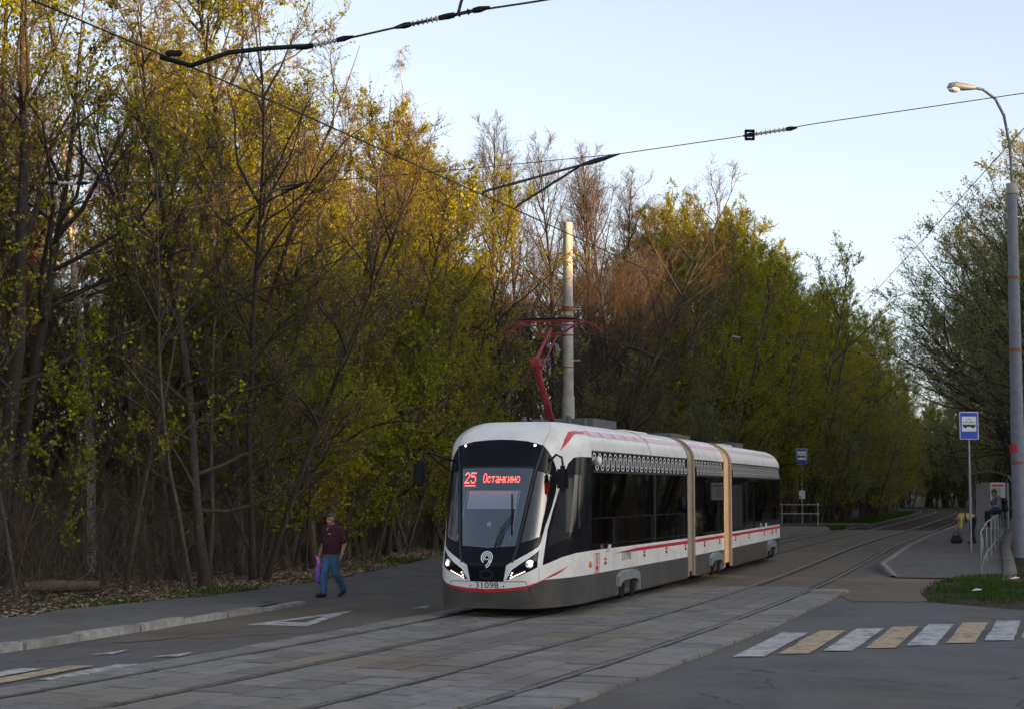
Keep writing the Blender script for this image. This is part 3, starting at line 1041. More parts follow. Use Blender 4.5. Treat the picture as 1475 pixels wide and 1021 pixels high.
proto('bigwillow',
      dict(seed=12, H=15, r=.18, base=.3, nlimb=60, llen=5.4, ang=(68, 32), leaves=7, leaf='leaf_willow', lsize=.05, laspect=.38, stems=4, bark='bark_dark', twig='twig_grey', ntwig=9, up=.07, low=.9, twl=.9, lfrac=.8),
      dict(seed=13, H=14, r=.18, base=.3, nlimb=58, llen=5.2, ang=(72, 34), leaves=7, leaf='leaf_willow', lsize=.052, laspect=.38, stems=3, bark='bark_dark', twig='twig_grey', ntwig=9, up=.06, low=.9, twl=.9, lfrac=.8))
proto('old',
      dict(seed=14, H=17, r=.25, base=.16, nlimb=26, llen=6.6, ang=(74, 26), leaves=7, leaf='leaf_green', lsize=.055, bark='bark_dark', ntwig=9, nsub=10, wob=.2, up=.07, low=1.0, lfrac=.6, lean=.1, stems=2))
proto('sapling',
      dict(seed=15, H=10, r=.05, base=.25, nlimb=16, llen=1.9, ang=(55, 20), leaves=3, leaf='leaf_yellow_green', lsize=.05, bark='bark_grey', ntwig=6, nsub=5, lean=.2, lfrac=.6, tr=.005),
      dict(seed=16, H=12, r=.06, base=.3, nlimb=16, llen=1.8, ang=(50, 20), leaves=1, leaf='leaf_sparse', lsize=.045, bark='bark_brown', ntwig=6, nsub=5, lean=.16, lfrac=.4, tr=.005),
      dict(seed=17, H=7, r=.04, base=.15, nlimb=16, llen=2.0, ang=(65, 25), leaves=5, leaf='leaf_green', lsize=.055, bark='bark_brown', ntwig=6, nsub=5, lean=.25, lfrac=.85, tr=.005))
KIND = {
    'leafy': ('leafy_tree', ['tall single-stemmed tree in yellow-green spring leaf', 'bushy several-stemmed tree in yellow-green spring leaf', 'tall tree with fresh mid-green leaves']),
    'sparse': ('budding_tree', ['dark wide-branched tree with few opening leaves', 'several-stemmed brown tree with a few opening leaves']),
    'bare': ('bare_tree', ['tall leafless dark tree with dense upright twigs', 'twin-stemmed leafless tree hung with rusty catkins']),
    'birch': ('birch_tree', ['white-barked birch with bare drooping reddish twigs', 'white-barked birch in yellow-green leaf']),
    'willow': ('willow_bush', ['grey-stemmed spreading willow bush in small pale leaves', 'brown-stemmed spreading willow bush in small pale leaves']),
    'bigwillow': ('willow_tree', ['broad four-stemmed willow tree', 'broad three-stemmed willow tree']),
    'old': ('old_tree', ['thick crooked dark tree with long level boughs']),
    'sapling': ('sapling', ['thin leaning sapling in yellow-green leaf', 'thin nearly bare leaning sapling', 'low slanting sapling in fresh green leaf']),
}
def zone(x, y):
    if x > BX(y):
        return 'on the bank behind the platform' if y < 112 else 'on the platform side of the far track'
    e = verge(y) - x
    if y >= 108:
        return 'along the far stretch of track' if e < 8 else 'in the far wood'
    if y < 58:
        return 'at the edge of the pavement' if e < 5 else 'in the wood behind the pavement'
    return 'at the wood edge behind the tram' if e < 7 else 'deep in the wood behind the tram'
TREES = 0
def plant(kind, var, x, y, sc=1.0, rz=None, tilt=(0, 0), label=None, group=None):
    global TREES
    nm, labs = KIND[kind]
    lab = labs[var] + ' ' + zone(x, y)
    t = thing(nm, label or lab, 'bush' if kind == 'willow' else 'sapling' if kind == 'sapling' else 'tree', (x, y, ground_z(x, y)), float(rng.uniform(0, 6.28)) if rz is None else rz, group or nm.replace('_', ' ') + 's ' + zone(x, y))
    t.rotation_mode = 'ZYX'
    t.rotation_euler = (tilt[0], tilt[1], t.rotation_euler[2])
    t.scale = (sc * float(rng.uniform(.9, 1.1)), sc * float(rng.uniform(.9, 1.1)), sc)
    tr, tw, lf = PROTO[kind][var]
    link('trunk', tr, t)
    link('twigs', tw, t)
    if lf:
        link('crown', lf, t)
    TREES += 1
    return t

rng = np.random.default_rng(77)
placed = []
def free(x, y, d):
    for a, b in placed:
        if (a - x) ** 2 + (b - y) ** 2 < d * d:
            return False
    placed.append((x, y))
    return True
# hand-placed trees that the picture is recognised by
hand = [('old', 0, -11.6, 40.0, 1.0, .4), ('old', 0, -13.2, 44.0, 1.05, 2.6), ('old', 0, -8.6, 50.5, .95, 4.4),
        ('leafy', 0, -7.2, 46.5, 1.05, None), ('leafy', 1, -6.0, 50, .98, None), ('leafy', 1, -5.4, 58, .82, None), ('leafy', 0, -4.6, 63, .84, None),
        ('birch', 0, -8.5, 72, .93, None), ('birch', 0, -5.2, 74, .9, None), ('birch', 1, -6.6, 78, .9, None), ('birch', 0, -3.4, 80, .88, None), ('birch', 0, -6.3, 60, .8, None),
        ('bare', 0, -1.2, 71, .84, None), ('bare', 1, .8, 74, .88, None), ('bare', 0, 2.8, 78, .97, None), ('bare', 0, 4.2, 82, .92, None), ('bare', 1, -.2, 79, .93, None), ('bare', 1, 3.0, 87, .98, None), ('bare', 0, 1.4, 84, .98, None), ('bare', 1, 5.6, 86, .9, None),
        ('birch', 1, 7.6, 93, .93, None), ('birch', 1, 9.6, 97, .96, None), ('leafy', 2, 11.3, 101, .95, None), ('leafy', 0, 12.6, 100, .88, None), ('leafy', 1, 14.6, 105, .92, None), ('leafy', 0, 16.8, 110, .95, None), ('leafy', 2, 18.4, 118, .95, None),
        ('willow', 0, 5.6, 80, 1.0, None), ('willow', 1, 8.0, 83, .95, None), ('willow', 0, 9.8, 88, .95, None), ('willow', 1, 11.5, 94, .9, None), ('willow', 0, 2.8, 74, .95, None), ('willow', 1, 13.4, 101, .9, None), ('willow', 1, 16.5, 111, .9, None)]
for k, v, x, y, s, rz in hand:
    placed.append((x, y))
    plant(k, v, x, y, s, rz, (float(rng.normal(0, .03)), float(rng.normal(0, .03))))
# front rank along the pavement and behind the tram
y = 35.0
while y < 66:
    x = verge(y) - rng.uniform(1.6, 4.6)
    if free(x, y, 1.6):
        k = str(rng.choice(['leafy', 'leafy', 'leafy', 'sparse', 'sapling'])) if y > 44 else str(rng.choice(['sparse', 'sapling', 'sapling']))
        plant(k, int(rng.integers(len(PROTO[k]))), x, y, rng.uniform(.8, .98) if y < 50 else rng.uniform(.72, .86), None, (float(rng.normal(0, .06)), float(rng.normal(0, .06))))
    y += rng.uniform(.9, 1.9)
for (k, v, x, y, s) in [('leafy', 0, -5.3, 56, .84), ('leafy', 1, -4.7, 60.5, .86), ('leafy', 1, -4.0, 63.5, .86), ('leafy', 0, -3.0, 66.5, .84), ('leafy', 1, -2.3, 71, .9), ('leafy', 0, -5.0, 69, .9), ('leafy', 1, -4.0, 75.5, .95), ('leafy', 1, -6.3, 53, .9), ('birch', 0, -4.4, 72, 1.0), ('birch', 0, -6.6, 68, .98), ('birch', 1, -7.5, 66, .9), ('leafy', 1, -3.6, 67, .92), ('leafy', 0, -1.8, 69, .9), ('bare', 0, .2, 70, .93), ('bare', 0, 2.0, 72.5, .95), ('bare', 1, 4.0, 76, 1.02), ('bare', 0, 5.6, 80.5, .98), ('bare', 1, 6.0, 90, 1.05),
                        ('leafy', 1, 8.6, 89, 1.15), ('birch', 1, 9.0, 92, .96), ('leafy', 1, 10.6, 95, 1.15), ('birch', 1, 12.0, 99, .96), ('leafy', 1, 13.6, 103, 1.15), ('leafy', 0, 15.4, 107, 1.0), ('leafy', 1, 18.0, 113, 1.15), ('leafy', 2, 20.5, 122, 1.0), ('leafy', 1, 23, 130, 1.0), ('bare', 0, 6.3, 86, .98), ('bare', 1, 5.3, 89, 1.05), ('leafy', 0, 7.2, 91, .98), ('leafy', 2, 8.2, 95, .98), ('leafy', 0, 9.9, 93, .98), ('leafy', 0, 11.6, 98, 1.0), ('leafy', 2, 12.8, 102, .98), ('leafy', 1, 15.0, 105, 1.08), ('leafy', 0, 16.5, 112, .98), ('leafy', 1, 19.5, 117, 1.08), ('leafy', 0, 22, 125, .95), ('leafy', 1, 25.5, 136, 1.0), ('leafy', 0, 28, 146, .9), ('leafy', 0, 30.2, 149, 1.0), ('leafy', 1, 32.3, 156, 1.0), ('leafy', 0, 34.6, 164, .95), ('leafy', 1, 36.8, 172, .95), ('leafy', 0, 39.0, 181, .9), ('leafy', 1, 41, 189, .85), ('leafy', 0, 43.5, 198, .8), ('leafy', 1, 49, 214, .75), ('leafy', 0, 54, 221, .7), ('willow', 0, 33.2, 158, 1.3), ('willow', 1, 37.6, 175, 1.3), ('willow', 0, 29, 144, 1.2)]:
    placed.append((x, y))
    plant(k, v, x, y, s, None, (float(rng.normal(0, .03)), float(rng.normal(0, .03))))
for i in range(14):
    y = 41 + i * 1.75 + rng.normal(0, .5)
    x = verge(y) - rng.uniform(1.3, 2.8)
    plant('sapling', int(rng.choice([0, 2])), x, y, rng.uniform(.95, 1.4), None, (float(rng.normal(0, .06)), float(rng.normal(0, .08))))
# the body of the wood
kinds = ['leafy', 'sparse', 'bare', 'birch', 'sapling']
tries = 0
cnt = 0
while cnt < 135 and tries < 9000:
    tries += 1
    y = 33 + 105 * rng.random() ** .9
    v = verge(y) - 1.3
    xl = -.31 * y - 6
    x = v - (v - xl) * rng.random() ** 1.15
    near = y < 62
    if not free(x, y, 2.0 if near else 2.9):
        continue
    px_ = 737 + 2500 * x / y
    if px_ < 430 and y > 66 and rng.random() < .6:
        continue
    if px_ < 260:
        pr = [.08, .42, .28, .06, .16]
    elif px_ < 430:
        pr = [.32, .30, .10, .08, .20]
    elif px_ < 700:
        pr = [.64, .06, .04, .14, .12]
    elif px_ < 900:
        pr = [.05, .10, .65, .10, .10]
    else:
        pr = [.48, .15, .12, .15, .10]
    k = kinds[int(rng.choice(5, p=pr))]
    s = rng.uniform(.82, 1.02) if k != 'sapling' else rng.uniform(.8, 1.3)
    if 420 < px_ < 900 and k != 'sapling':
        s *= .88
    plant(k, int(rng.integers(len(PROTO[k]))), x, y, s, None, (float(rng.normal(0, .05)), float(rng.normal(0, .05))))
    cnt += 1
# both sides of the line farther off
y = 112.0
while y < 300:
    for side in (-1, 1):
        for row in range(3):
            x = (verge(y) - .6 - row * 4.0) if side < 0 else BX(y) + 4.8 + row * 4.5
            x += rng.normal(0, .8)
            yy = y + rng.normal(0, 2)
            if row == 0:
                plant('willow', int(rng.integers(2)), x, yy, rng.uniform(.9, 1.2), label='many-stemmed willow bush beside the far stretch of track', group='willow bushes along the far track')
                continue
            k = kinds[int(rng.choice(4, p=[.62, .2, .08, .1]))]
            plant(k, int(rng.integers(len(PROTO[k]))), x, yy, rng.uniform(.85, 1.05) if side < 0 else rng.uniform(.72, .9))
    y += 5.5 + (y - 112) * .06
for x in np.linspace(44, 90, 22):
    px_ = 737 + 2500 * x / 226
    plant(str(rng.choice(['leafy', 'leafy', 'sparse'])), int(rng.integers(2)), float(x + rng.normal(0, 1)), float(226 + rng.normal(0, 5)), float(np.interp(px_, [1230, 1330, 1400, 1500], [1.1, .98, .62, .8])) * rng.uniform(.92, 1.08))
for x in np.linspace(40, 84, 24):
    plant('willow', int(rng.integers(2)), float(x + rng.normal(0, 1)), float(213 + (x - 42) * .1 + rng.normal(0, 2)), rng.uniform(1.1, 1.5), label='willow bush closing the view where the track bends', group='willow bushes at the bend')
for y in np.arange(128, 205, 7.5):
    plant(str(rng.choice(['leafy', 'leafy', 'sparse'])), int(rng.integers(2)), verge(y) - rng.uniform(.5, 2.5), float(y), rng.uniform(.8, 1.0))
# right-hand side, behind the platform
for (k, v, x, y, s, rz, tl) in [('bigwillow', 0, 20.8, 62, .96, .3, -.08), ('bigwillow', 1, 21.8, 65, 1.14, 4.4, -.06), ('bigwillow', 1, 21.8, 69, 1.04, 1.8, -.26), ('bigwillow', 0, 22.6, 76, 1.12, 3.6, -.28), ('bigwillow', 1, 26.0, 86, 1.12, .9, -.26), ('bigwillow', 0, 29.6, 98, 1.12, 2.4, -.22), ('bigwillow', 1, 33.0, 109, 1.05, 5.4, -.18), ('bigwillow', 0, 36, 118, 1.0, 1.4, -.1),
                            ('bigwillow', 0, 29.5, 78, 1.0, 4.0, 0), ('bigwillow', 1, 37.5, 121, .85, 4.6, 0), ('bigwillow', 0, 31, 66, 1.1, 1.0, 0), ('bigwillow', 1, 36, 74, 1.1, 3.0, 0), ('bigwillow', 0, 42, 84, 1.1, 5.0, 0), ('bigwillow', 1, 40, 100, 1.1, 2.0, 0), ('bigwillow', 0, 50, 96, 1.1, .5, 0), ('bigwillow', 1, 48, 112, 1.1, 4.2, 0), ('bigwillow', 0, 28, 57, 1.0, 2.2, 0), ('bigwillow', 1, 58, 110, 1.1, 4.2, 0)]:
    plant(k, v, x, y, s, rz, (0, tl))
for (x, y, s) in [(17.2, 55, .22), (18.6, 58, .3), (16.4, 52.5, .18), (20.4, 62, .4), (22.4, 68, .45), (25, 76, .5), (16.8, 50.5, .2)]:
    plant('willow', int(rng.integers(2)), x, y, s, label='low scrubby bush on the bank behind the platform railing', group='scrub behind the platform railing')

# thicket of thin stems under the trees
def thicket(name, pts, hmin, hmax, mat, label, rad=.008):
    P0 = np.array(pts, float)
    K = len(P0)
    D = unit(np.stack([rng.normal(0, .42, K), rng.normal(0, .42, K), np.ones(K)], -1))
    Ls = rng.uniform(hmin, hmax, K)
    P = bend(P0, D, Ls, 5, rng, -.02, .16)
    Rr = (rad * rng.uniform(.6, 1.5, K))[:, None] * np.array([[1, .85, .7, .5, .25]])
    g = [tubes(P, Rr, 3)]
    Q = np.repeat(P, 4, 0)
    t = rng.uniform(.25, .95, len(Q))
    p, d = along(Q, t)
    P2 = bend(p, unit(d + unit(rng.normal(size=p.shape)) * .7), np.repeat(Ls, 4) * .28, 3, rng, .05, .1)
    g.append(tubes(P2, np.full((len(P2), 3), rad * .55) * np.array([[1, .8, .4]]), 3))
    o = link(name, mesh_np(name, *cat_geo(g), mat))
    return tag(o, label, 'thicket', kind='stuff')
pts = []
while len(pts) < 5200:
    y = rng.uniform(30, 120)
    x = verge(y) - 1.8 - abs(rng.normal(0, 7.5))
    if x < -.34 * y - 5:
        continue
    pts.append((x, y, ground_z(x, y) - .05))
thicket('undergrowth', pts, .8, 4.2, 'brush', 'dense brown undergrowth of thin stems between the trunks')
pts = []
while len(pts) < 7000:
    y = rng.uniform(70, 150)
    x = rng.uniform(-.36 * y - 10, verge(y) - 8)
    pts.append((x, y, ground_z(x, y) - .05))
thicket('deep_undergrowth', pts, 2.5, 7.5, 'brush', 'tangle of brushwood deep inside the wood', .016)
pts = []
while len(pts) < 2500:
    y = rng.uniform(48, 160)
    x = BX(y) + 7.2 + abs(rng.normal(0, 5))
    pts.append((x, y, ground_z(x, y) - .05))
thicket('platform_undergrowth', pts, .5, 3.0, 'brush', 'brown undergrowth on the bank behind the platform')
pts = []
while len(pts) < 4000:
    a = rng.uniform(-.5, .6)
    r_ = rng.uniform(150, 420)
    x, y = r_ * math.sin(a), r_ * math.cos(a)
    if verge(y) - 6 < x < BX(y) + 9 and y < 330:
        continue
    pts.append((x, y, -.1))
thicket('far_wood', pts, 5, 15, 'brush', 'far-off woodland closing the view', .06)

# ------------------------------------------------------------------ the tram
s0 = float(np.interp(30.2, ay_, sa_))
def apt(s): return np.array([np.interp(s, sa_, ax_), np.interp(s, sa_, ay_)])
def section(sA, sB, lat=.08):
    a, b = apt(s0 + sA), apt(s0 + sB)
    t = (b - a) / np.linalg.norm(b - a)
    n = np.array([t[1], -t[0]])
    o = a - t * sA + n * lat
    return o, t, n
S1, S2, S3 = section(1.5, 10.5), section(12.2, 16.0), section(18, 27)
T0 = S1[0]
def xf(S):
    o, t, n = S
    def f(b, l, z):
        p = o + t * b + n * l - T0
        return (float(p[0]), float(p[1]), float(z))
    return f
X1, X2, X3 = xf(S1), xf(S2), xf(S3)
tram = thing('tram', 'white and black three-section tram with red stripes, headlights lit', 'tram', (float(T0[0]), float(T0[1]), 0.05))
ZS, ZG, ZW, ZT, ZB = .16, .66, 1.09, 2.56, 2.90        # skirt, grey top, white top, window top, roof edge

# cab surface: q runs round the nose, v runs up the front and over the roof edge
def catmull(xs, ys_, n=16):
    P = np.array(list(zip(xs, ys_)), float)
    P = np.vstack([[-P[1][0], P[1][1]], P, 2 * P[-1] - P[-2]])
    out = []
    for i in range(1, len(P) - 2):
        for t in np.linspace(0, 1, n, endpoint=False):
            a, b, c, d = P[i - 1:i + 3]
            out.append(.5 * ((2 * b) + (-a + c) * t + (2 * a - 5 * b + 4 * c - d) * t * t + (-a + 3 * b - 3 * c + d) * t ** 3))
    out.append(P[-2])
    return np.array(out)
PL = catmull([0, .4, .72, .9, 1.05, 1.16, 1.22, 1.25], [0, .02, .10, .3, .7, 1.2, 1.75, 2.4])
PQ = np.concatenate([[0], np.cumsum(np.hypot(*np.diff(PL, axis=0).T))])
QM = float(PQ[-1])
def cab(q, v):
    q = np.asarray(q, float)
    v = np.asarray(v, float)
    aq = np.abs(q)
    l = np.interp(aq, PQ, PL[:, 0]) * np.sign(q)
    sh = np.interp(aq, PQ, PL[:, 1])
    r = np.clip((v - 2.9) / .9, 0, 1)
    ph = r * np.pi / 2
    z = np.where(v <= 2.9, v, 2.9 + .55 * np.sin(ph))
    k = .48 + .52 * np.cos(ph)
    b0 = np.where(z < .95, .08 * np.clip((.95 - z) / .75, 0, 1) ** 2, .36 * (np.minimum(z, 2.9) - .95))
    b0 = np.where(v > 2.9, .702 + .25 * r + 1.1 * (1 - np.cos(ph)), b0)
    return b0 + (2.4 - b0) / 2.4 * sh, k * l, z
def cab_pt(q, v, off=0.0):
    e = 1e-3
    p = np.array(cab(q, v))
    du = np.array(cab(q + e, v)) - np.array(cab(q - e, v))
    dv = np.array(cab(q, v + e)) - np.array(cab(q, v - e))
    n = np.cross(du.T, dv.T).T
    n = n / (np.linalg.norm(n, axis=0) + 1e-12)
    # outward: away from the cab centre
    c = p - np.array([2.0, 0, 1.6]).reshape(3, *([1] * (p.ndim - 1)))
    sgn = np.sign((n * c).sum(0))
    return p + n * sgn * off
def mirror(P): return P + [(-q, v) for q, v in reversed(P) if q > 1e-6]
Rg = {}
Rg['mask'] = mirror([(0, 3.105), (.25, 3.095), (.5, 3.07), (.81, 2.99), (1.05, 2.785), (1.2, 2.6), (1.28, 2.44), (1.26, 2.16), (1.165, 1.885), (1.025, 1.575), (.955, 1.3), (.90, 1.215), (.355, .905), (.30, .625), (0, .62)])
Rg['windshield'] = mirror([(0, 2.60), (.67, 2.58), (.49, 1.235), (0, 1.20)])
quarter = [(.745, 2.535), (1.10, 2.46), (.905, 1.39), (.575, 1.285)]
Rg['quarter_window'] = quarter
Rg['quarter_window_b'] = [(-q, v) for q, v in quarter]
door = [(3.2, 2.80), (2.3, 2.80), (1.92, 2.78), (1.68, 2.68), (1.50, 2.48), (1.335, 2.13), (1.21, 1.85), (1.10, 1.51), (1.04, .90), (1.3, .955), (1.62, 1.02), (2.2, 1.075), (3.2, 1.09)]
Rg['door_panel'] = door
Rg['door_panel_b'] = [(-q, v) for q, v in door]
dg = [(2.42, 2.47), (1.49, 2.47), (1.30, 1.95), (1.13, 1.20), (1.60, 1.31), (2.42, 1.40)]
Rg['door_window'] = dg
Rg['door_window_b'] = [(-q, v) for q, v in dg]
hl = [(.345, .645), (.46, .835), (.93, 1.16), (.915, .87), (.6, .73)]
Rg['headlight'] = hl
Rg['headlight_b'] = [(-q, v) for q, v in hl]
up_ = [(0, .493), (.4, .515), (.71, .556), (1.0, .64), (1.29, .73), (1.92, .868)]
lo_ = [(1.5, .735), (1.05, .65), (.72, .519), (.4, .463), (0, .445)]
Rg['stripe'] = mirror(up_ + lo_)
Rg['skirt'] = mirror([(0, .445), (.4, .463), (.72, .519), (1.05, .648), (1.5, .655), (3.2, ZG), (3.2, .1), (0, .1)])
arc = [(1.29, 2.885), (1.50, 3.12), (1.80, 3.29), (2.20, 3.33), (3.2, 3.33), (3.2, 3.25), (2.25, 3.25), (1.95, 3.19), (1.62, 3.05)]
Rg['roof_stripe'] = arc
Rg['roof_stripe_b'] = [(-q, v) for q, v in arc]
order = ['headlight', 'headlight_b', 'windshield', 'quarter_window', 'quarter_window_b', 'door_window', 'door_window_b', 'mask', 'door_panel', 'door_panel_b', 'stripe', 'skirt', 'roof_stripe', 'roof_stripe_b']
verts2, edges2 = [], []
def clampq(p): return (min(max(p[0], -QM), QM), p[1])
for k in order:
    P = Rg[k] = [clampq(p) for p in Rg[k]]
    n0 = len(verts2)
    dens = []
    for i in range(len(P)):
        a, b = Vector(P[i]), Vector(P[(i + 1) % len(P)])
        m = max(1, int((b - a).length / .09))
        dens += [a.lerp(b, j / m) for j in range(m)]
    verts2 += dens
    edges2 += [(n0 + i, n0 + (i + 1) % len(dens)) for i in range(len(dens))]
for q in np.linspace(-QM, QM, 91):
    for v in np.concatenate([np.linspace(ZS, 2.9, 40), np.linspace(2.96, 3.8, 15)]):
        verts2.append(Vector((float(q), float(v))))
ov, oe, of, _, _, _ = delaunay_2d_cdt(verts2, edges2, [], 0, 1e-4)
OV = np.array([(v.x, v.y) for v in ov])
bins = {k: [] for k in order + ['shell']}
for f in of:
    c = OV[list(f)].mean(0)
    if not (-QM <= c[0] <= QM and ZS <= c[1] <= 3.8):
        continue
    for k in order:
        if in_poly(c[0], c[1], Rg[k]):
            bins[k].append(f)
            break
    else:
        bins['shell'].append(f)
def cab_part(name, key, mat, parent, off=0.0):
    F = np.array(bins[key])
    ids, inv = np.unique(F, return_inverse=True)
    F = inv.reshape(F.shape)
    Q = OV[ids]
    B_, L_, Z_ = cab_pt(Q[:, 0], Q[:, 1], off)
    V = np.array([X1(b, l, z) for b, l, z in zip(B_, L_, Z_)])
    return link(name, mesh_np(name, V, F, mat, True), parent)
shell = cab_part('cab_shell', 'shell', 'tram_white', tram)
mask = cab_part('front_mask', 'mask', 'tram_black', tram, .004)
cab_part('windshield', 'windshield', 'glass_windshield', tram, -.002)
cab_part('quarter_window', 'quarter_window', 'glass_door', tram)
cab_part('quarter_window', 'quarter_window_b', 'glass_door', tram)
cab_part('cab_side_panel', 'door_panel', 'tram_black', tram)
cab_part('cab_side_panel', 'door_panel_b', 'tram_black', tram)
cab_part('cab_side_window', 'door_window', 'glass_door', tram, -.004)
cab_part('cab_side_window', 'door_window_b', 'glass_door', tram, -.004)
cab_part('red_stripe', 'stripe', 'tram_red', tram, .003)
cab_part('bumper', 'skirt', 'tram_grey', tram, .002)
cab_part('roof_stripe', 'roof_stripe', 'tram_red', shell)
cab_part('roof_stripe', 'roof_stripe_b', 'tram_red', shell)
def on_cab(b, name, mat, parent, off):
    """map a flat (q, v) drawing on to the cab surface"""
    o = b.build(name, mat, parent, xf=lambda q, v, z: X1(*[float(t) for t in cab_pt(q, v, off + z)]))
    return o
for sgn, key in ((1, 'headlight'), (-1, 'headlight_b')):
    h = cab_part('headlight', key, 'tram_black', tram, -.012)
    lamp = MB()
    def disc(mb, q, v, r, n=18, z=0.0):
        mb.add([(q + r * math.cos(2 * math.pi * i / n), v + r * math.sin(2 * math.pi * i / n), z) for i in range(n)] + [(q, v, z)], [(i, (i + 1) % n, n) for i in range(n)])
    disc(lamp, sgn * .765, .925, .075)
    on_cab(lamp, 'lamp_ring', 'chrome', h, .004)
    lamp = MB()
    disc(lamp, sgn * .775, .918, .036)
    on_cab(lamp, 'lamp', 'headlamp_glow', h, .010)
    drl = MB()
    for i in range(7):
        disc(drl, sgn * (.43 + i * .04), .69 + i * .018, .0135, 8)
    disc(drl, sgn * .44, .735, .0135, 8)
    disc(drl, sgn * .462, .775, .0135, 8)
    on_cab(drl, 'daytime_lights', 'drl_glow', h, .008)
    mk = MB()
    disc(mk, sgn * .655, 2.985, .020, 10)
    on_cab(mk, 'marker_lamp', 'marker_glow', mask, .012)
# wavy seams of the front
seam = MB()
def qline(mb, pts, w):
    for (a, b) in zip(pts[:-1], pts[1:]):
        d = Vector((b[0] - a[0], b[1] - a[1]))
        nrm = Vector((-d.y, d.x)).normalized() * w / 2
        m = max(1, int(d.length / .08))
        for i in range(m):
            p, r_ = Vector(a).lerp(Vector(b), i / m), Vector(a).lerp(Vector(b), (i + 1) / m)
            mb.add([(p.x - nrm.x, p.y - nrm.y, 0), (r_.x - nrm.x, r_.y - nrm.y, 0), (r_.x + nrm.x, r_.y + nrm.y, 0), (p.x + nrm.x, p.y + nrm.y, 0)], [(0, 1, 2, 3)])
for s_ in (1, -1):
    qline(seam, [(s_ * .30, .625), (s_ * .685, .628), (s_ * .89, .17)], .010)
    qline(seam, [(s_ * .945, .85), (s_ * .945, .64)], .007)
    qline(seam, [(s_ * .80, 2.99), (s_ * 1.0, 3.3), (s_ * 1.25, 3.78)], .007)
on_cab(seam, 'panel_seam', 'tram_trim', shell, .006)
pil = MB()
for s_ in (1, -1):
    qline(pil, [(s_ * .82, 2.98), (s_ * .70, 2.5), (s_ * .52, 1.2), (s_ * .46, .95)], .035)
on_cab(pil, 'pillar_trim', 'tram_trim', mask, .016)
qb = MB()
qline(qb, [(-.67, 2.60), (.67, 2.60)], .02)
on_cab(qb, 'display_edge', 'tram_trim', mask, .010)
# emblem: three rings and a tail
lg = MB()
for r0_, r1_, a0, a1 in ((.030, .042, 0, 360), (.058, .074, -58, 232), (.090, .108, -60, 235)):
    n = 40
    vs_ = []
    for i in range(n + 1):
        a = R(a0 + (a1 - a0) * i / n)
        vs_ += [(-.0 + r0_ * math.cos(a), 1.035 + r0_ * math.sin(a), 0), (r1_ * math.cos(a), 1.035 + r1_ * math.sin(a), 0)]
    lg.add(vs_, [(2 * i, 2 * i + 1, 2 * i + 3, 2 * i + 2) for i in range(n)])
qline(lg, [(.098, 1.02), (.085, .965), (.045, .90), (-.005, .86)], .018)
qline(lg, [(.064, 1.01), (.045, .965), (.01, .915), (-.02, .895)], .016)
on_cab(lg, 'emblem', 'ornament_white', mask, .008)
gr = MB()
for rx, rz_ in ((.125, .085), (.10, .062)):
    n = 28
    for i in range(n):
        a, b = 2 * math.pi * i / n, 2 * math.pi * (i + 1) / n
        qline(gr, [(rx * math.cos(a), .745 + rz_ * math.sin(a)), (rx * math.cos(b), .745 + rz_ * math.sin(b))], .010)
on_cab(gr, 'grille_oval', 'tram_trim', mask, .010)

# lettering as meshes
def text_mesh(body, size):
    cu = bpy.data.curves.new('lettering', 'FONT')
    cu.body = body
    cu.size = size
    cu.align_x = 'CENTER'
    cu.align_y = 'CENTER'
    cu.resolution_u = 2
    ob = bpy.data.objects.new('lettering', cu)
    COL.objects.link(ob)
    bpy.context.view_layer.update()
    me = bpy.data.meshes.new_from_object(ob.evaluated_get(bpy.context.evaluated_depsgraph_get()))
    bpy.data.objects.remove(ob)
    vs_ = [tuple(v.co) for v in me.vertices]
    fs_ = [tuple(p.vertices) for p in me.polygons]
    bpy.data.meshes.remove(me)
    return vs_, fs_
tv, tf = text_mesh('31098', .155)
t = MB()
t.add([(x * 1.12, .557 + y, 0) for x, y, _ in tv], tf)
on_cab(t, 'fleet_number', 'letter_black', shell, .006)
for q_ in (-.30, .30):
    bolt = MB()
    disc(bolt, q_, .545, .014, 8)
    on_cab(bolt, 'bolt', 'letter_black', shell, .006)
# dot-matrix destination: behind the windshield
G5 = {'2': '01110100010000100010001000100011111', '5': '11111100001111000001000011000101110',
      'О': '01110100011000110001100011000101110', 'с': '00000000000111010001100001000101110', 'т': '00000000001111100100001000010000100', 'а': '00000000000111000001011111000101111',
      'н': '00000000001000110001111111000110001', 'к': '00000000001001010100110001010010010', 'и': '00000000001000110011101011100110001', 'о': '00000000000111010001100011000101110'}
def dots(mb, text, q0, v0, pitch, hgt):
    q = q0
    for ch in text:
        g = G5[ch]
        for r_ in range(7):
            for c in range(5):
                if g[r_ * 5 + c] == '1':
                    x, y = q + c * pitch, v0 - r_ * hgt
                    w, h = pitch * .46, hgt * .42
                    mb.add([(x - w, y - h, 0), (x + w, y - h, 0), (x + w, y + h, 0), (x - w, y + h, 0)], [(0, 1, 2, 3)])
        q += pitch * 6
led = MB()
dots(led, '25', -.60, 2.505, .0205, .028)
qline(led, [(-.60, 2.285), (-.38, 2.285)], .014)
dots(led, 'Останкино', -.235, 2.49, .0128, .024)
on_cab(led, 'destination_display', 'led_red', tram, -.03)

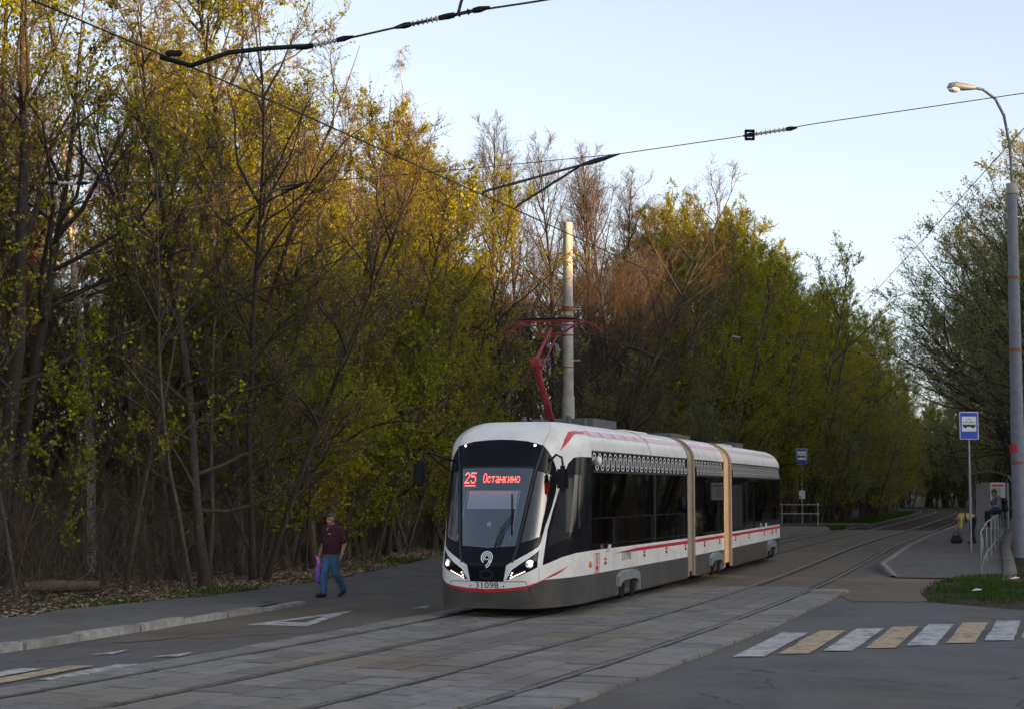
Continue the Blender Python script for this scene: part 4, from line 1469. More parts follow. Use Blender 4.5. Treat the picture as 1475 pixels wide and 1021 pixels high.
# wipers and mirrors
wp = MB()
def cpt(q, v, off): return X1(*[float(t) for t in cab_pt(q, v, off)])
wp.tube([cpt(.10, 1.13, .02), cpt(.20, 1.5, .05), cpt(.375, 1.75, .05)], .010, 6)
wp.tube([cpt(.16, 1.13, .02), cpt(.27, 1.5, .05), cpt(.40, 1.75, .05)], .010, 6)
wp.tube([cpt(.335, 2.12, .03), cpt(.375, 1.75, .045), cpt(.40, 1.42, .03)], .014, 6)
wp.build('wiper', 'black_rubber', tram)
bl_ = MB()
bl_.add([cpt(-.52, 2.22, -.10), cpt(.42, 2.22, -.10), cpt(.40, 1.90, -.10), cpt(-.55, 1.90, -.10)], [(0, 1, 2, 3)])
bl_.build('sun_blind', 'blind_white', tram)
sl2 = MB()
for q0, q1 in ((-.55, -.68), (.44, .34)):
    sl2.tube([cpt(q0 if q0 < 0 else .45, 2.22, -.09), cpt(q1 if q1 < 0 else .36, 1.36, -.09)], .008, 5)
sl2.build('blind_rail', 'blind_white', tram)
cd = MB()
disc(cd, -.04, 1.62, .045, 14)
on_cab(cd, 'dash_camera', 'sign_white', tram, -.04)
for sgn in (1, -1):
    m = MB()
    if sgn > 0:
        base, tip = cpt(.98, 2.70, .01), cpt(1.12, 2.74, .20)
        m.tube([base, cpt(1.05, 2.80, .12), tip, cpt(1.12, 2.60, .24)], .022, 8)
        c = Vector(cpt(1.12, 2.36, .26))
        sz = (.20, .16, .46)
    else:
        base, tip = cpt(-1.05, 2.72, .01), cpt(-.86, 2.72, .66)
        m.tube([base, cpt(-1.0, 2.74, .25), tip], .020, 8)
        m.tube([cpt(-1.05, 2.52, .01), cpt(-.98, 2.66, .35), tip], .016, 8)
        c = Vector(cpt(-.84, 2.30, .74))
        m.tube([tip, cpt(-.84, 2.50, .72)], .03, 8)
        sz = (.22, .16, .46)
    mo = m.build('mirror', 'black_rubber', tram)
    MB().box(c, sz, -heading(31), bev=.06).build('mirror_housing', 'black_rubber', mo)

# body sections: strips of one cross-section
roofp = [(1.25 * (.48 + .52 * math.cos(p)), ZB + .55 * math.sin(p)) for p in np.linspace(0, math.pi / 2, 10)]
def strip(name, X, b0, b1, prof, mat, parent, side=1, nb=2, smooth=True):
    mb = MB()
    bs = np.linspace(b0, b1, nb)
    n = len(prof)
    vs_ = [(b, side * l, z) for b in bs for l, z in prof]
    mb.add(vs_, [(i * n + j, i * n + j + 1, (i + 1) * n + j + 1, (i + 1) * n + j) for i in range(nb - 1) for j in range(n - 1)], smooth)
    return mb.build(name, mat, parent, xf=X)
def meander(X, b0, b1, parent):
    for side in (1,):
        mb = MB()
        per, zc, hh = .385, (ZT + ZB) / 2 - .005, .088
        n = int((b1 - b0) / per)
        per = (b1 - b0) / n
        for off_, w in ((-.038, .026), (.038, .026)):
            pts = []
            for i in range(n * 2):
                cx_ = b0 + (i + .5) * per / 2
                r_ = per / 4
                top = i % 2 == 0
                rr_ = r_ + (off_ if top else -off_)
                for k in range(9):
                    a = math.pi * (1 - k / 8)
                    pts.append((cx_ + rr_ * math.cos(a), zc + (hh - r_ + rr_ * math.sin(a) + .03 if top else -(hh - r_ + .03) - rr_ * math.sin(a))))
            for a, b in zip(pts[:-1], pts[1:]):
                d = Vector((b[0] - a[0], b[1] - a[1]))
                if d.length < 1e-5:
                    continue
                nr = Vector((-d.y, d.x)).normalized() * w / 2
                mb.add([(a[0] - nr.x, side * 1.256, a[1] - nr.y), (b[0] - nr.x, side * 1.256, b[1] - nr.y), (b[0] + nr.x, side * 1.256, b[1] + nr.y), (a[0] + nr.x, side * 1.256, a[1] + nr.y)], [(0, 1, 2, 3)])
        mb.build('wave_ornament', 'ornament_white', parent, xf=X)

def wheel_arch(X, c, parent, wf):
    """fairing hood over a bogie, dark face painted as its shaded opening, and wheels"""
    for side in (1, -1):
        mb = MB()
        n = 12
        o_, i_ = [], []
        hw = .86
        for k in range(n + 1):
            t_ = k / n
            x = -hw + 2 * hw * t_
            e = abs(2 * t_ - 1)
            z = .52 + .10 * (1 - e ** 4)
            o_.append((c + x, z))
            i_.append((c + x * .92, z - .16 - .02 * (1 - e)))
        o_ = [(c - hw - .02, .34)] + o_ + [(c + hw + .02, .20)]
        i_ = [(c - hw * .90, .34)] + i_ + [(c + hw * .90, .20)]
        m_ = len(o_)
        y0, y1 = side * 1.245, side * 1.325
        vs_ = [(b, y1, z) for b, z in o_] + [(b, y1, z) for b, z in i_] + [(b, y0, z + .012) for b, z in o_] + [(b, y0, z) for b, z in i_]
        fs_ = []
        for k in range(m_ - 1):
            fs_ += [(k, k + 1, m_ + k + 1, m_ + k), (2 * m_ + k, 2 * m_ + k + 1, k + 1, k), (m_ + k, m_ + k + 1, 3 * m_ + k + 1, 3 * m_ + k)]
        mb.add(vs_, fs_)
        f_ = mb.build('wheel_fairing', 'tram_fairing', parent, xf=X)
        d = MB()
        d.add([(b, side * 1.256, z) for b, z in i_] , [tuple(range(m_))])
        d.build('wheel_opening_shade', 'interior_dark', f_, xf=X)  # flat dark face on the uncut skirt, shade of the recess put into colour
        for bx in (-.45, .42):
            w = MB()
            w.tube([(c + bx, side * 1.262, .31), (c + bx, side * 1.18, .31)], .22, 20, smooth=False)
            w.tube([(c + bx, side * 1.268, .31), (c + bx, side * 1.26, .31)], .09, 14, smooth=False)
            w.build('wheel', 'wheel_steel', parent, xf=X)

def body(X, b0, b1, panes, arch, red, first=False, last=False):
    r_ = [(l, z) for l, z in roofp] + [(-l, z) for l, z in reversed(roofp)]
    roof = strip('roof', X, b0, b1, r_, 'tram_white', tram, 1, 2)
    for side in (1, -1):
        strip('skirt', X, b0, b1, [(1.235, ZS), (1.25, ZS + .05), (1.25, ZG)], 'tram_grey', tram, side, smooth=False)
        strip('side_panel', X, b0, b1, [(1.25, ZG), (1.25, ZW)], 'tram_white', tram, side, smooth=False)
        band = strip('ornament_band', X, b0, b1, [(1.25, ZT), (1.25, ZB)], 'tram_black', tram, side, smooth=False)
        g = MB()
        g.box(((b0 + b1) / 2, side * 1.262, ZT - .015), (b1 - b0 - .06, .035, .045))
        g.build('drip_rail', 'tram_trim', band, xf=X)
        g = MB()
        g.box(((b0 + b1) / 2, side * 1.255, ZB + .01), (b1 - b0 - .03, .03, .03))
        g.build('roof_gutter', 'tram_trim', roof, xf=X)
        if side > 0:
            meander(X, b0 + (.12 if not first else .08), b1 - .12, band)
        for i in range(len(panes) - 1):
            p = MB()
            a, b = panes[i] + .012, panes[i + 1] - .012
            p.add([(a, side * 1.246, ZW), (b, side * 1.246, ZW), (b, side * 1.246, ZT), (a, side * 1.246, ZT)], [(0, 1, 2, 3)])
            p.build('window', 'glass_side', tram, xf=X)
            f_ = MB()
            f_.box((panes[i + 1], side * 1.232, (ZW + ZT) / 2), (.07, .03, ZT - ZW))
            f_.build('window_post', 'tram_black', tram, xf=X)
        # red line, pink roof line
        rd = MB()
        if red:
            (ra, rb, taper) = red
            rd.add([(ra, side * 1.2535, ZW - .115), (ra + taper, side * 1.2535, ZW - .125), (rb, side * 1.2535, ZW - .125), (rb, side * 1.2535, ZW - .055), (ra + taper, side * 1.2535, ZW - .060)], [(0, 1, 2, 3, 4)])
            rd.build('red_line', 'tram_red', tram, xf=X)
        a1, a2 = R(33), R(46)
        pk = MB()
        def rp(a, o): return (1.25 * (.48 + .52 * math.cos(a)) + o * math.cos(a), ZB + .55 * math.sin(a) + o * math.sin(a))
        (la, za), (lb, zb) = rp(a1, .006), rp(a2, .006)
        pk.add([(b0, side * la, za), (b1, side * la, za), (b1, side * lb, zb), (b0, side * lb, zb)], [(0, 1, 2, 3)])
        pk.build('roof_line', 'tram_pink', roof, xf=X)
        tb = [b0 + .25 + i * .95 for i in range(6)] if first else ([b1 - 4.9 + i * .95 for i in range(5)] if last else [])
        for b in tb:
            (la, za), (lb, zb) = rp(a1, .010), rp(a2, .010)
            tk = MB()
            tk.add([(b, side * la, za), (b + .13, side * la, za), (b + .03, side * lb, zb), (b - .10, side * lb, zb)], [(0, 1, 2, 3)])
            tk.build('roof_dash', 'tram_red', roof, xf=X)
        sm = MB()
        for b in ([b0 + 4.9] if first else []):
            sm.tube([(b, side * l, z) for l, z in [rp(a, .004) for a in np.linspace(0, math.pi / 2, 10)]], .006, 4)
            sm.build('roof_seam', 'tram_trim', roof, xf=X)
    # floor and inner ceiling
    f_ = MB()
    f_.box(((b0 + b1) / 2, 0, .42), (b1 - b0, 2.42, .06))
    f_.box(((b0 + b1) / 2, 0, ZB - .1), (b1 - b0, 2.42, .05))
    f_.build('floor', 'interior_dark', tram, xf=X)
    for c in arch:
        wheel_arch(X, c, tram, None)
    return roof
panes1 = [2.42, 3.1, 4.35, 5.2, 6.4, 7.6, 8.8, 9.9, 11.0]
body(X1, 2.4, 11.05, panes1, [5.1], (3.95, 11.05, 2.0), first=True)
body(X2, 12.0, 16.15, [12.02, 13.1, 14.2, 15.2, 16.13], [14.75], (12.0, 16.15, 0))
body(X3, 17.45, 28.0, [17.47, 18.6, 19.8, 21, 22.2, 23.4, 24.6, 25.8, 27, 27.98], [25.6], (17.45, 28.0, 0), last=True)
# tail
tl = MB()
pr_ = [(1.235, ZS), (1.25, ZG), (1.25, ZB)] + [(l, z) for l, z in roofp[1:]]
tl.add([(28.0, l, z) for l, z in pr_] + [(28.0, -l, z) for l, z in reversed(pr_)] , [tuple(range(2 * len(pr_)))])
tl.build('rear_wall', 'tram_black', tram, xf=X3)
cp = MB()
top = [cab(q, 3.8) for q in np.linspace(-QM, QM, 30)]
cp.add([(float(b), float(l), float(z)) for b, l, z in top], [tuple(range(30))])
cp.build('cab_roof', 'tram_white', tram, xf=X1)
# gangways
def gangway(Xa, ba, Xb, bb):
    mb = MB()
    pr = [(1.20, .30), (1.20, ZB - .02)] + [(l * .965, z - .03) for l, z in roofp[1:]]
    pr = pr + [(-l, z) for l, z in reversed(pr)]
    A_ = [Vector(Xa(ba, l, z)) for l, z in pr]
    B_ = [Vector(Xb(bb, l, z)) for l, z in pr]
    n = len(pr)
    rows = 13
    vs_ = []
    for i in range(rows):
        t_ = i / (rows - 1)
        sc_ = 1.0 if i % 2 == 0 else .955
        for a, b in zip(A_, B_):
            p = a.lerp(b, t_)
            c = (A_[0].lerp(A_[-1], .5)).lerp(B_[0].lerp(B_[-1], .5), t_)
            vs_.append((c.x + (p.x - c.x) * sc_, c.y + (p.y - c.y) * sc_, p.z if i % 2 == 0 else p.z - .03 * (p.z > 2)))
    mb.add(vs_, [(i * n + j, i * n + j + 1, (i + 1) * n + j + 1, (i + 1) * n + j) for i in range(rows - 1) for j in range(n - 1)])
    g = mb.build('gangway', 'bellows', tram)
    # pale end frames
    for X, b in ((Xa, ba), (Xb, bb)):
        e = MB()
        p2 = [(1.255, .20), (1.255, ZB)] + [(l + .006, z + .006) for l, z in roofp[1:]]
        p2 = p2 + [(-l, z) for l, z in reversed(p2)]
        inn = [(l * .95, z - .03 if z > 1 else z) for l, z in p2]
        m_ = len(p2)
        w = .16 if b == ba else -.16
        vs_ = [(b + w, l, z) for l, z in p2] + [(b, l, z) for l, z in p2] + [(b + w, l, z) for l, z in inn]
        fs_ = []
        for k in range(m_ - 1):
            fs_ += [(k, k + 1, m_ + k + 1, m_ + k), (2 * m_ + k, 2 * m_ + k + 1, k + 1, k)]
        e.add(vs_, fs_)
        e.build('end_frame', 'bellows', g, xf=X)
gangway(X1, 11.05, X2, 12.0)
gangway(X2, 16.15, X3, 17.45)

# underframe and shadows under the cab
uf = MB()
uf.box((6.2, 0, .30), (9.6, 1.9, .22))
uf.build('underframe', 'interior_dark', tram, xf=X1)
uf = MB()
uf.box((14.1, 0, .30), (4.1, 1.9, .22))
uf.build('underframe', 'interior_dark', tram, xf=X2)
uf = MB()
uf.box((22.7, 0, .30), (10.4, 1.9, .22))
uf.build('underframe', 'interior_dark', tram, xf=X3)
# side details
tv, tf = text_mesh('31098', .27)
t = MB()
t.add([(5.05 + x * 1.15, 1.2545, .90 + y) for x, y, _ in tv], tf)
t.build('fleet_number', 'letter_black', tram, xf=X1)
tv, tf = text_mesh('31098', .24)
t = MB()
t.add([(26.0 + x * .9, 1.2545, .88 + y) for x, y, _ in tv], tf)
t.build('fleet_number', 'letter_black', tram, xf=X3)
def side_lamp(X, b, z, kind):
    s_ = MB()
    s_.box((b, 1.262, z), (.10, .03, .055), bev=.012)
    l_ = s_.build('side_lamp', 'lens_orange', tram, xf=X)
    s_ = MB()
    s_.box((b, 1.262, z - .075), (.10, .03, .06), bev=.012)
    s_.build('side_reflector', 'lens_red', l_, xf=X)
for X, bs in ((X1, [3.35, 6.6, 8.7, 10.75]), (X2, [13.2, 15.4]), (X3, [18.0, 20.6, 24.0, 26.9])):
    for b in bs:
        side_lamp(X, b, .93 if b > 4 else .90, 0)
def ball_lamp(X, b, z):
    s_ = MB()
    s_.ball((b, 1.30, z), (.085, .06, .085))
    s_.build('side_camera', 'lens_white', tram, xf=X)
ball_lamp(X1, 2.75, 2.745)
s_ = MB()
s_.tube([(3.45, 1.25, 1.06), (3.45, 1.31, 1.06), (3.45, 1.32, 1.17)], .035, 8)
s_.build('side_camera', 'lens_white', tram, xf=X1)
s_ = MB()
s_.tube([(24.0, 1.25, 1.06), (24.0, 1.31, 1.06), (24.0, 1.32, 1.20)], .035, 8)
s_.build('side_camera', 'lens_white', tram, xf=X3)
ind = MB()
ind.ball((2.26, 1.262, .835), (.055, .03, .055))
io = ind.build('turn_signal', 'lens_orange', tram, xf=X1)
ind = MB()
ind.ball((2.26, 1.262, .91), (.035, .03, .035))
ind.build('signal_lens', 'lens_white', io, xf=X1)
# red outlined crest plate
cr = MB()
pl = [(2.60, 1.02), (2.93, 1.02), (2.93, .70), (2.765, .645), (2.60, .70)]
for a, b in zip(pl, pl[1:] + pl[:1]):
    d = Vector((b[0] - a[0], b[1] - a[1]))
    nr = Vector((-d.y, d.x)).normalized() * .012
    cr.add([(a[0] - nr.x, 1.2545, a[1] - nr.y), (b[0] - nr.x, 1.2545, b[1] - nr.y), (b[0] + nr.x, 1.2545, b[1] + nr.y), (a[0] + nr.x, 1.2545, a[1] + nr.y)], [(0, 1, 2, 3)])
for k in range(7):
    z = .98 - k * .024
    cr.box((2.765 + .02 * (-1) ** k, 1.255, z), (.13, .003, .014))
n = 8
cr.add([(2.765 + .10 * math.cos(2 * math.pi * k / n), 1.2545, .755 + .055 * math.sin(2 * math.pi * k / n)) for k in range(n)], [tuple(range(n))])
cr.build('crest_plate', 'tram_red', tram, xf=X1)
# roof boxes
def rbox(X, b0, b1, l0, l1, z, h, mat, nm):
    r_ = MB()
    r_.box(((b0 + b1) / 2, (l0 + l1) / 2, z + h / 2), (b1 - b0, l1 - l0, h))
    return r_.build(nm, mat, tram, xf=X)
rbox(X1, 5.2, 7.1, -.75, .55, 3.44, .20, 'roof_box', 'roof_unit')
rbox(X1, 7.8, 10.2, -.55, .50, 3.44, .06, 'tram_white', 'roof_unit')
rbox(X2, 13.2, 15.8, -.6, .45, 3.44, .15, 'roof_box', 'roof_unit')
rbox(X3, 20.5, 22.3, -.55, .55, 3.44, .07, 'tram_white', 'roof_unit')
rbox(X3, 22.7, 24.3, -.6, .6, 3.44, .17, 'roof_box', 'roof_unit')
# inside: cab floor, dashboard, partition, seats, grab poles, orange vest
ins = MB()
ins.box((1.6, 0, .62), (1.6, 1.9, .10))
ins.box((.95, 0, 1.02), (.55, 1.3, .34), bev=.06)
ins.build('dashboard', 'interior_dark', tram, xf=X1)
ins = MB()
ins.box((2.45, .35, 1.75), (.05, 1.6, 2.2))
ins.build('cab_partition', 'interior_dark', tram, xf=X1)
ins = MB()
ins.box((2.18, 1.12, 1.98), (.26, .06, .95))
ins.build('cab_door_post', 'blind_white', tram, xf=X1)
ins = MB()
ins.box((1.72, 1.02, 1.93), (.46, .03, .98))
ins.build('door_curtain', 'interior_grey', tram, xf=X1)
ins = MB()
ins.box((1.22, .72, 2.0), (.16, .16, .66), bev=.04)
ins.build('hanging_vest', 'orange_cloth', tram, xf=X1)
sb = MB().box((0, 0, .45), (.44, .44, .08), bev=.03).box((.21, 0, .82), (.08, .44, .70), bev=.03)
for X, bs in ((X1, [3.6, 4.6, 6.2, 7.2, 8.4, 9.6]), (X2, [12.8, 15.0]), (X3, [18.6, 20, 21.4, 23, 26])):
    for b in bs:
        s_ = MB().box((b, .92, .95), (.44, .46, .09), bev=.03).box((b + .22, .92, 1.32), (.08, .46, .72), bev=.03)
        s_.build('passenger_seat', 'seat_orange', tram, xf=X)
for b in (3.0, 5.2, 7.8, 10.2):
    MB().tube([(b, .55, .45), (b, .55, 2.75)], .017, 6).build('grab_pole', 'seat_orange', tram, xf=X1)

# pantograph
pg = MB()
pg.box((4.3, 0, 3.49), (1.2, .7, .06))
for l in (-.45, .45):
    pg.tube([(3.7, l, 3.45), (3.7, l, 3.62)], .05, 8)
    pg.tube([(4.9, l, 3.45), (4.9, l, 3.62)], .05, 8)
pan = pg.build('pantograph_base', 'roof_box', tram, xf=X1)
ar = MB()
ar.tube([(4.15, 0, 3.55), (3.0, 0, 4.62)], .048, 8)
ar.tube([(4.35, -.12, 3.50), (3.10, -.08, 4.55)], .022, 6)
ar.box((3.02, 0, 4.62), (.22, .18, .14))
ar.build('lower_arm', 'panto_red', pan, xf=X1)
ar = MB()
ar.tube([(2.75, 0, 4.58), (3.0, 0, 4.66), (4.05, .0, 5.36)], [.022, .036, .028], 8)
ar.tube([(3.15, .07, 4.50), (4.12, .10, 5.22)], .014, 6)
ar.tube([(4.05, -.35, 5.30), (4.05, -.2, 5.24), (4.05, .2, 5.24), (4.05, .5, 5.42)], .022, 6)
ar.build('upper_arm', 'panto_red', pan, xf=X1)
hd = MB()
for bb in (3.92, 4.22):
    hd.tube([(bb, -1.0, 5.28), (bb, -.86, 5.40), (bb, -.62, 5.50), (bb, .62, 5.50), (bb, .86, 5.42), (bb, 1.0, 5.30)], .012, 6)
for l in (-.62, .62):
    hd.tube([(3.92, l, 5.47), (4.22, l, 5.47)], .014, 6)
hd.tube([(4.07, -.65, 5.42), (4.07, .65, 5.42)], .012, 6)
hd.build('collector_head', 'panto_red', pan, xf=X1)
cs = MB()
for bb in (3.92, 4.22):
    cs.tube([(bb, -.58, 5.525), (bb, -.3, 5.545), (bb, .3, 5.545), (bb, .58, 5.525)], .015, 6)
cs.build('contact_strip', 'black_rubber', pan, xf=X1)

# ------------------------------------------------------------------ poles, lamp, wires
def ray_pt(u, v, Y):
    """point at distance Y along the line of sight measured in the survey picture (1475 x 1021)"""
    th = R(4.449)
    x, y, w = (u - 737.5) / 2500, 1.0, -(v - 510.5) / 2500
    yy, zz = y * math.cos(th) - w * math.sin(th), y * math.sin(th) + w * math.cos(th)
    return Vector((x * Y / yy, Y, 2.25 + zz * Y / yy))
def concrete_pole(label, x, y, h, r0, r1, bands, cap=True, z0=0.0):
    p = thing('concrete_pole', label, 'pole', (x, y, z0))
    MB().tube([(0, 0, -.2), (0, 0, h * .42), (0, 0, h)], [r0, (r0 * .55 + r1 * .45), r1], 20).build('shaft', 'concrete_pole', p)
    for z, hh in bands:
        MB().tube([(0, 0, z), (0, 0, z + hh)], [r0 + (r1 - r0) * z / h + .012] * 2, 20).build('steel_band', 'rust', p)
    return p
PX, PY = 2.2, 68.0
pole1 = concrete_pole('tall grey concrete overhead-line pole with rusty bands behind the tram', PX, PY, 12.75, .26, .185, [(8.25, .07), (9.2, .22), (9.0, .05), (7.0, .05)])
MB().tube([(0, 0, 0), (0, 0, 5.9)], .255, 20).build('lower_sleeve', 'concrete_pole', pole1)
ct = MB()
ct.tube([(.2, -.02, 9.3), (.55, -.05, 9.3)], .04, 8)
ct.tube([(.2, -.02, 7.3), (.5, -.05, 7.3)], .03, 8)
ct.build('bracket', 'galvanised', pole1)
pole3 = concrete_pole('dim concrete pole standing behind the far platform sign', 18.9, 116, 9.0, .2, .15, [(6.5, .1)], z0=0)
# lamp pole
LX, LY = 14.55, 50.0
lz = 0.62
lp = thing('street_lamp', 'concrete street lamp pole with curved steel arm beside the platform', 'street lamp', (LX, LY, lz))
MB().tube([(0, 0, -.3), (0, 0, 4.5), (0, 0, 10.25)], [.205, .18, .145], 20).build('shaft', 'pole_paint', lp)
MB().tube([(0, 0, 10.2), (0, 0, 10.5)], [.17, .15], 16).build('top_collar', 'concrete_pole', lp)
for z, r_ in ((7.7, .175), (2.35, .205), (5.6, .19)):
    MB().tube([(0, 0, z), (0, 0, z + .09)], r_, 18).build('steel_band', 'rust', lp)
MB().tube([(.02, 0, 10.4), (-.03, 0, 11.6), (-.18, 0, 12.5), (-.42, 0, 13.0), (-.78, 0, 13.28), (-1.15, 0, 13.35)], .042, 10).build('arm', 'pole_paint', lp)
lh = MB()
lh.tube([(-1.0, 0, 13.33), (-1.25, 0, 13.35), (-1.55, 0, 13.38), (-1.75, 0, 13.36), (-1.82, 0, 13.33)], [.055, .10, .135, .11, .03], 14)
lho = lh.build('lamp_head', 'galvanised', lp)
gl = MB()
gl.ball((-1.62, 0, 13.29), (.19, .125, .10), 14, 8)
gl.build('lamp_glass', 'lens_white', lho)
gf = MB()
for k in range(9):
    a = -1.9 + k * .19 + rng.normal(0, .05)
    gf.box((math.sin(a) * .208, -math.cos(a) * .208, 2.75 + .12 * (k % 2) + rng.normal(0, .03)), (.05, .008, .16), a)
gf.build('red_graffiti', 'print_red', lp)

def wire(label, pts, r=.011, mat='wire_black', group=None, name='overhead_wire', sag=0.0):
    w = thing(name, label, 'wire', (0, 0, 0), 0, group)
    P = []
    for a, b in zip(pts[:-1], pts[1:]):
        a, b = Vector(a), Vector(b)
        m = max(2, int((b - a).length / 2.0))
        for i in range(m):
            t_ = i / m
            p = a.lerp(b, t_)
            p.z -= sag * 4 * t_ * (1 - t_)
            P.append(p)
    P.append(Vector(pts[-1]))
    MB().tube(P, r, 6).build('strand', mat, w)
    return w
def insulator(w, c, d, length=.35, r=.035, discs=6, mat='porcelain'):
    d = Vector(d).normalized()
    c = Vector(c)
    b = MB()
    a0 = c - d * length / 2
    b.tube([a0, c + d * length / 2], r * .5, 8)
    for k in range(discs):
        p = a0 + d * length * (k + .5) / discs
        b.tube([p - d * .010, p, p + d * .010], [r * .55, r, r * .55], 10)
    o = b.build('insulator', mat, w)
    for sg in (-1, 1):
        p = c + d * sg * length * .5
        MB().tube([p, p + d * sg * .06, p + d * sg * .15], [r * .75, r * .9, r * .35], 8).build('end_fitting', 'black_rubber', o)
    return o
# contact wires follow the two tracks
zc = 5.62
wa = wire('contact wire over the track the tram stands on', [(*track(y, -SP + .12 * math.sin(y * .15)), zc) for y in range(-14, 130, 6)], .007, 'wire_black', name='contact_wire')
wb = wire('contact wire over the empty track', [(*track(y, .15 * math.sin(y * .15 + 1)), zc + .15) for y in range(-14, 130, 6)], .008, 'wire_black', name='contact_wire')
def onB(y): return Vector((*track(y, .15 * math.sin(y * .15 + 1)), zc + .15))
def onA(y): return Vector((*track(y, -SP + .12 * math.sin(y * .15)), zc))
# span wire with pull-off over the tram: runs from the left wood to the street lamp side
def proj_y(P):
    th = R(4.449)
    x, y, z = P.x, P.y, P.z - 2.25
    yy, w = y * math.cos(th) + z * math.sin(th), -y * math.sin(th) + z * math.cos(th)
    return 737.5 + 2500 * x / yy, 510.5 - 2500 * w / yy
def solve(fn, u, lo=8.0, hi=60.0):
    for _ in range(50):
        m = (lo + hi) / 2
        if proj_y(fn(m))[0] < u: lo = m
        else: hi = m
    return fn((lo + hi) / 2)
p1, p2 = solve(onB, 694), solve(onB, 741)
pY = ray_pt(893, 222, (p1.y + p2.y) / 2 + 1.2)
pJ = ray_pt(838, 238, (p1.y + p2.y) / 2 + .8)
sw = wire('pull-off span wire running from the bridle to the right', [pJ, pY, ray_pt(1060, 198, pY.y + .2), ray_pt(1178, 178, pY.y + .2), ray_pt(1500, 131, pY.y - .5), ray_pt(2100, 40, pY.y - 2)], .006, name='span_wire')
MB().tube([p1, p1 + Vector((.05, 0, .04)), pJ], .016, 6).build('bridle_arm', 'wire_black', sw)
MB().tube([p2, p2 + Vector((.05, 0, .05)), pJ], .016, 6).build('bridle_arm', 'wire_black', sw)
MB().tube([pJ, pJ.lerp(pY, .35), pJ.lerp(pY, .75), pY], [.02, .035, .022, .010], 8).build('bridle_clamp', 'black_rubber', sw)
ia, ib = ray_pt(1060, 198, pY.y + .2), ray_pt(1150, 184, pY.y + .2)
insulator(sw, ia.lerp(ib, .55), ib - ia, .42, .035, 7)
bk_ = MB()
cc = ia.lerp(ib, .22)
for dx, dz, sx, sz_ in ((-.05, 0, .03, .13), (.05, 0, .03, .13), (0, .055, .12, .03), (0, -.055, .12, .03)):
    bk_.box(cc + Vector((dx, 0, dz)), (sx, .04, sz_))
bk_.build('turnbuckle', 'black_rubber', sw)
sw2 = wire('thin span wire from the bridle over to the trees at the pavement', [pY, ray_pt(640, 247, pY.y - .8), ray_pt(445, 263, pY.y - 1.2), ray_pt(60, 264, pY.y - 2), ray_pt(-200, 264, pY.y - 2.5)], .005, name='span_wire')
insulator(sw2, ray_pt(97, 264, pY.y - 2), Vector((1, .05, 0)), .22, .028, 4)
a1_, a2_ = solve(onA, 275), solve(onA, 330)
aj = ray_pt(430, 268, pY.y - 1.2)
MB().tube([a1_, aj], .012, 6).build('bridle_arm', 'wire_copper', sw2)
MB().tube([a2_, aj], .012, 6).build('bridle_arm', 'wire_black', sw2)
MB().tube([aj + Vector((-.28, 0, -.05)), aj + Vector((-.1, 0, -.02)), aj, aj + Vector((.1, 0, .05))], [.015, .035, .028, .012], 8).build('bridle_clamp', 'black_rubber', sw2)
# nearer span wire with curved registration arm
q0 = solve(onB, 245)
Yq = q0.y
ptsq = [q0 + Vector((-.08, 0, 0)), ray_pt(275, 95, Yq), ray_pt(330, 76, Yq + .1), ray_pt(385, 70, Yq + .2), ray_pt(440, 67, Yq + .3)]
sn = wire('near span wire with two insulators joined to a curved black arm', [ray_pt(500, 56, Yq + .4), ray_pt(575, 39, Yq + .5), ray_pt(690, 15, Yq + .6), ray_pt(770, 3, Yq + .7), ray_pt(860, -12, Yq + .8), ray_pt(1500, -120, Yq + 1.5)], .009, name='span_wire')
MB().tube(ptsq, [.022, .021, .020, .020, .020], 8).build('registration_arm', 'black_rubber', sn)
MB().box(q0 + Vector((.03, 0, .03)), (.14, .04, .05), bev=.012).build('wire_clamp', 'black_rubber', sn)
insulator(sn, ray_pt(468, 62, Yq + .35), ray_pt(500, 55, Yq) - ray_pt(440, 68, Yq), .20, .028, 5)
insulator(sn, ray_pt(612, 31, Yq + .55), ray_pt(690, 14, Yq) - ray_pt(575, 39, Yq), .24, .030, 6)
insulator(sn, ray_pt(668, 19, Yq + .6), ray_pt(690, 14, Yq) - ray_pt(575, 39, Yq), .16, .032, 2, 'black_rubber')
MB().tube([ray_pt(660, 20, Yq + .6), ray_pt(664, 4, Yq + .6), ray_pt(690, -60, Yq + .6)], .014, 6).build('dropper', 'wire_black', sn)
# wires from the concrete pole over the tracks, and the feeder along the right
P9 = Vector((PX + .2, PY, 9.3))
w1 = wire('slack span wire from the concrete pole over the tracks', [P9, Vector((9.0, 67.5, 8.15)), Vector((14.0, 66.5, 7.4)), Vector((21.5, 65.5, 7.9))], .008, name='span_wire')
insulator(w1, Vector((8.75, 67.5, 8.18)), Vector((1, 0, -.2)), .35, .04, 5)
insulator(w1, Vector((13.6, 66.6, 7.45)), Vector((1, 0, -.1)), .35, .04, 5)
P7 = Vector((PX + .2, PY, 7.3))
wire('lower span wire from the concrete pole over the tracks', [P7, Vector((9.3, 67.5, 6.6)), Vector((14.5, 66.5, 6.2)), Vector((21.5, 65.5, 6.6))], .006, name='span_wire')
wire('feeder cable slanting past the lamp arm into the trees', [ray_pt(1640, 0, 38), ray_pt(1475, 185, 46), ray_pt(1330, 345, 66), ray_pt(1250, 432, 92), ray_pt(1225, 455, 104)], .014, name='feeder_cable')

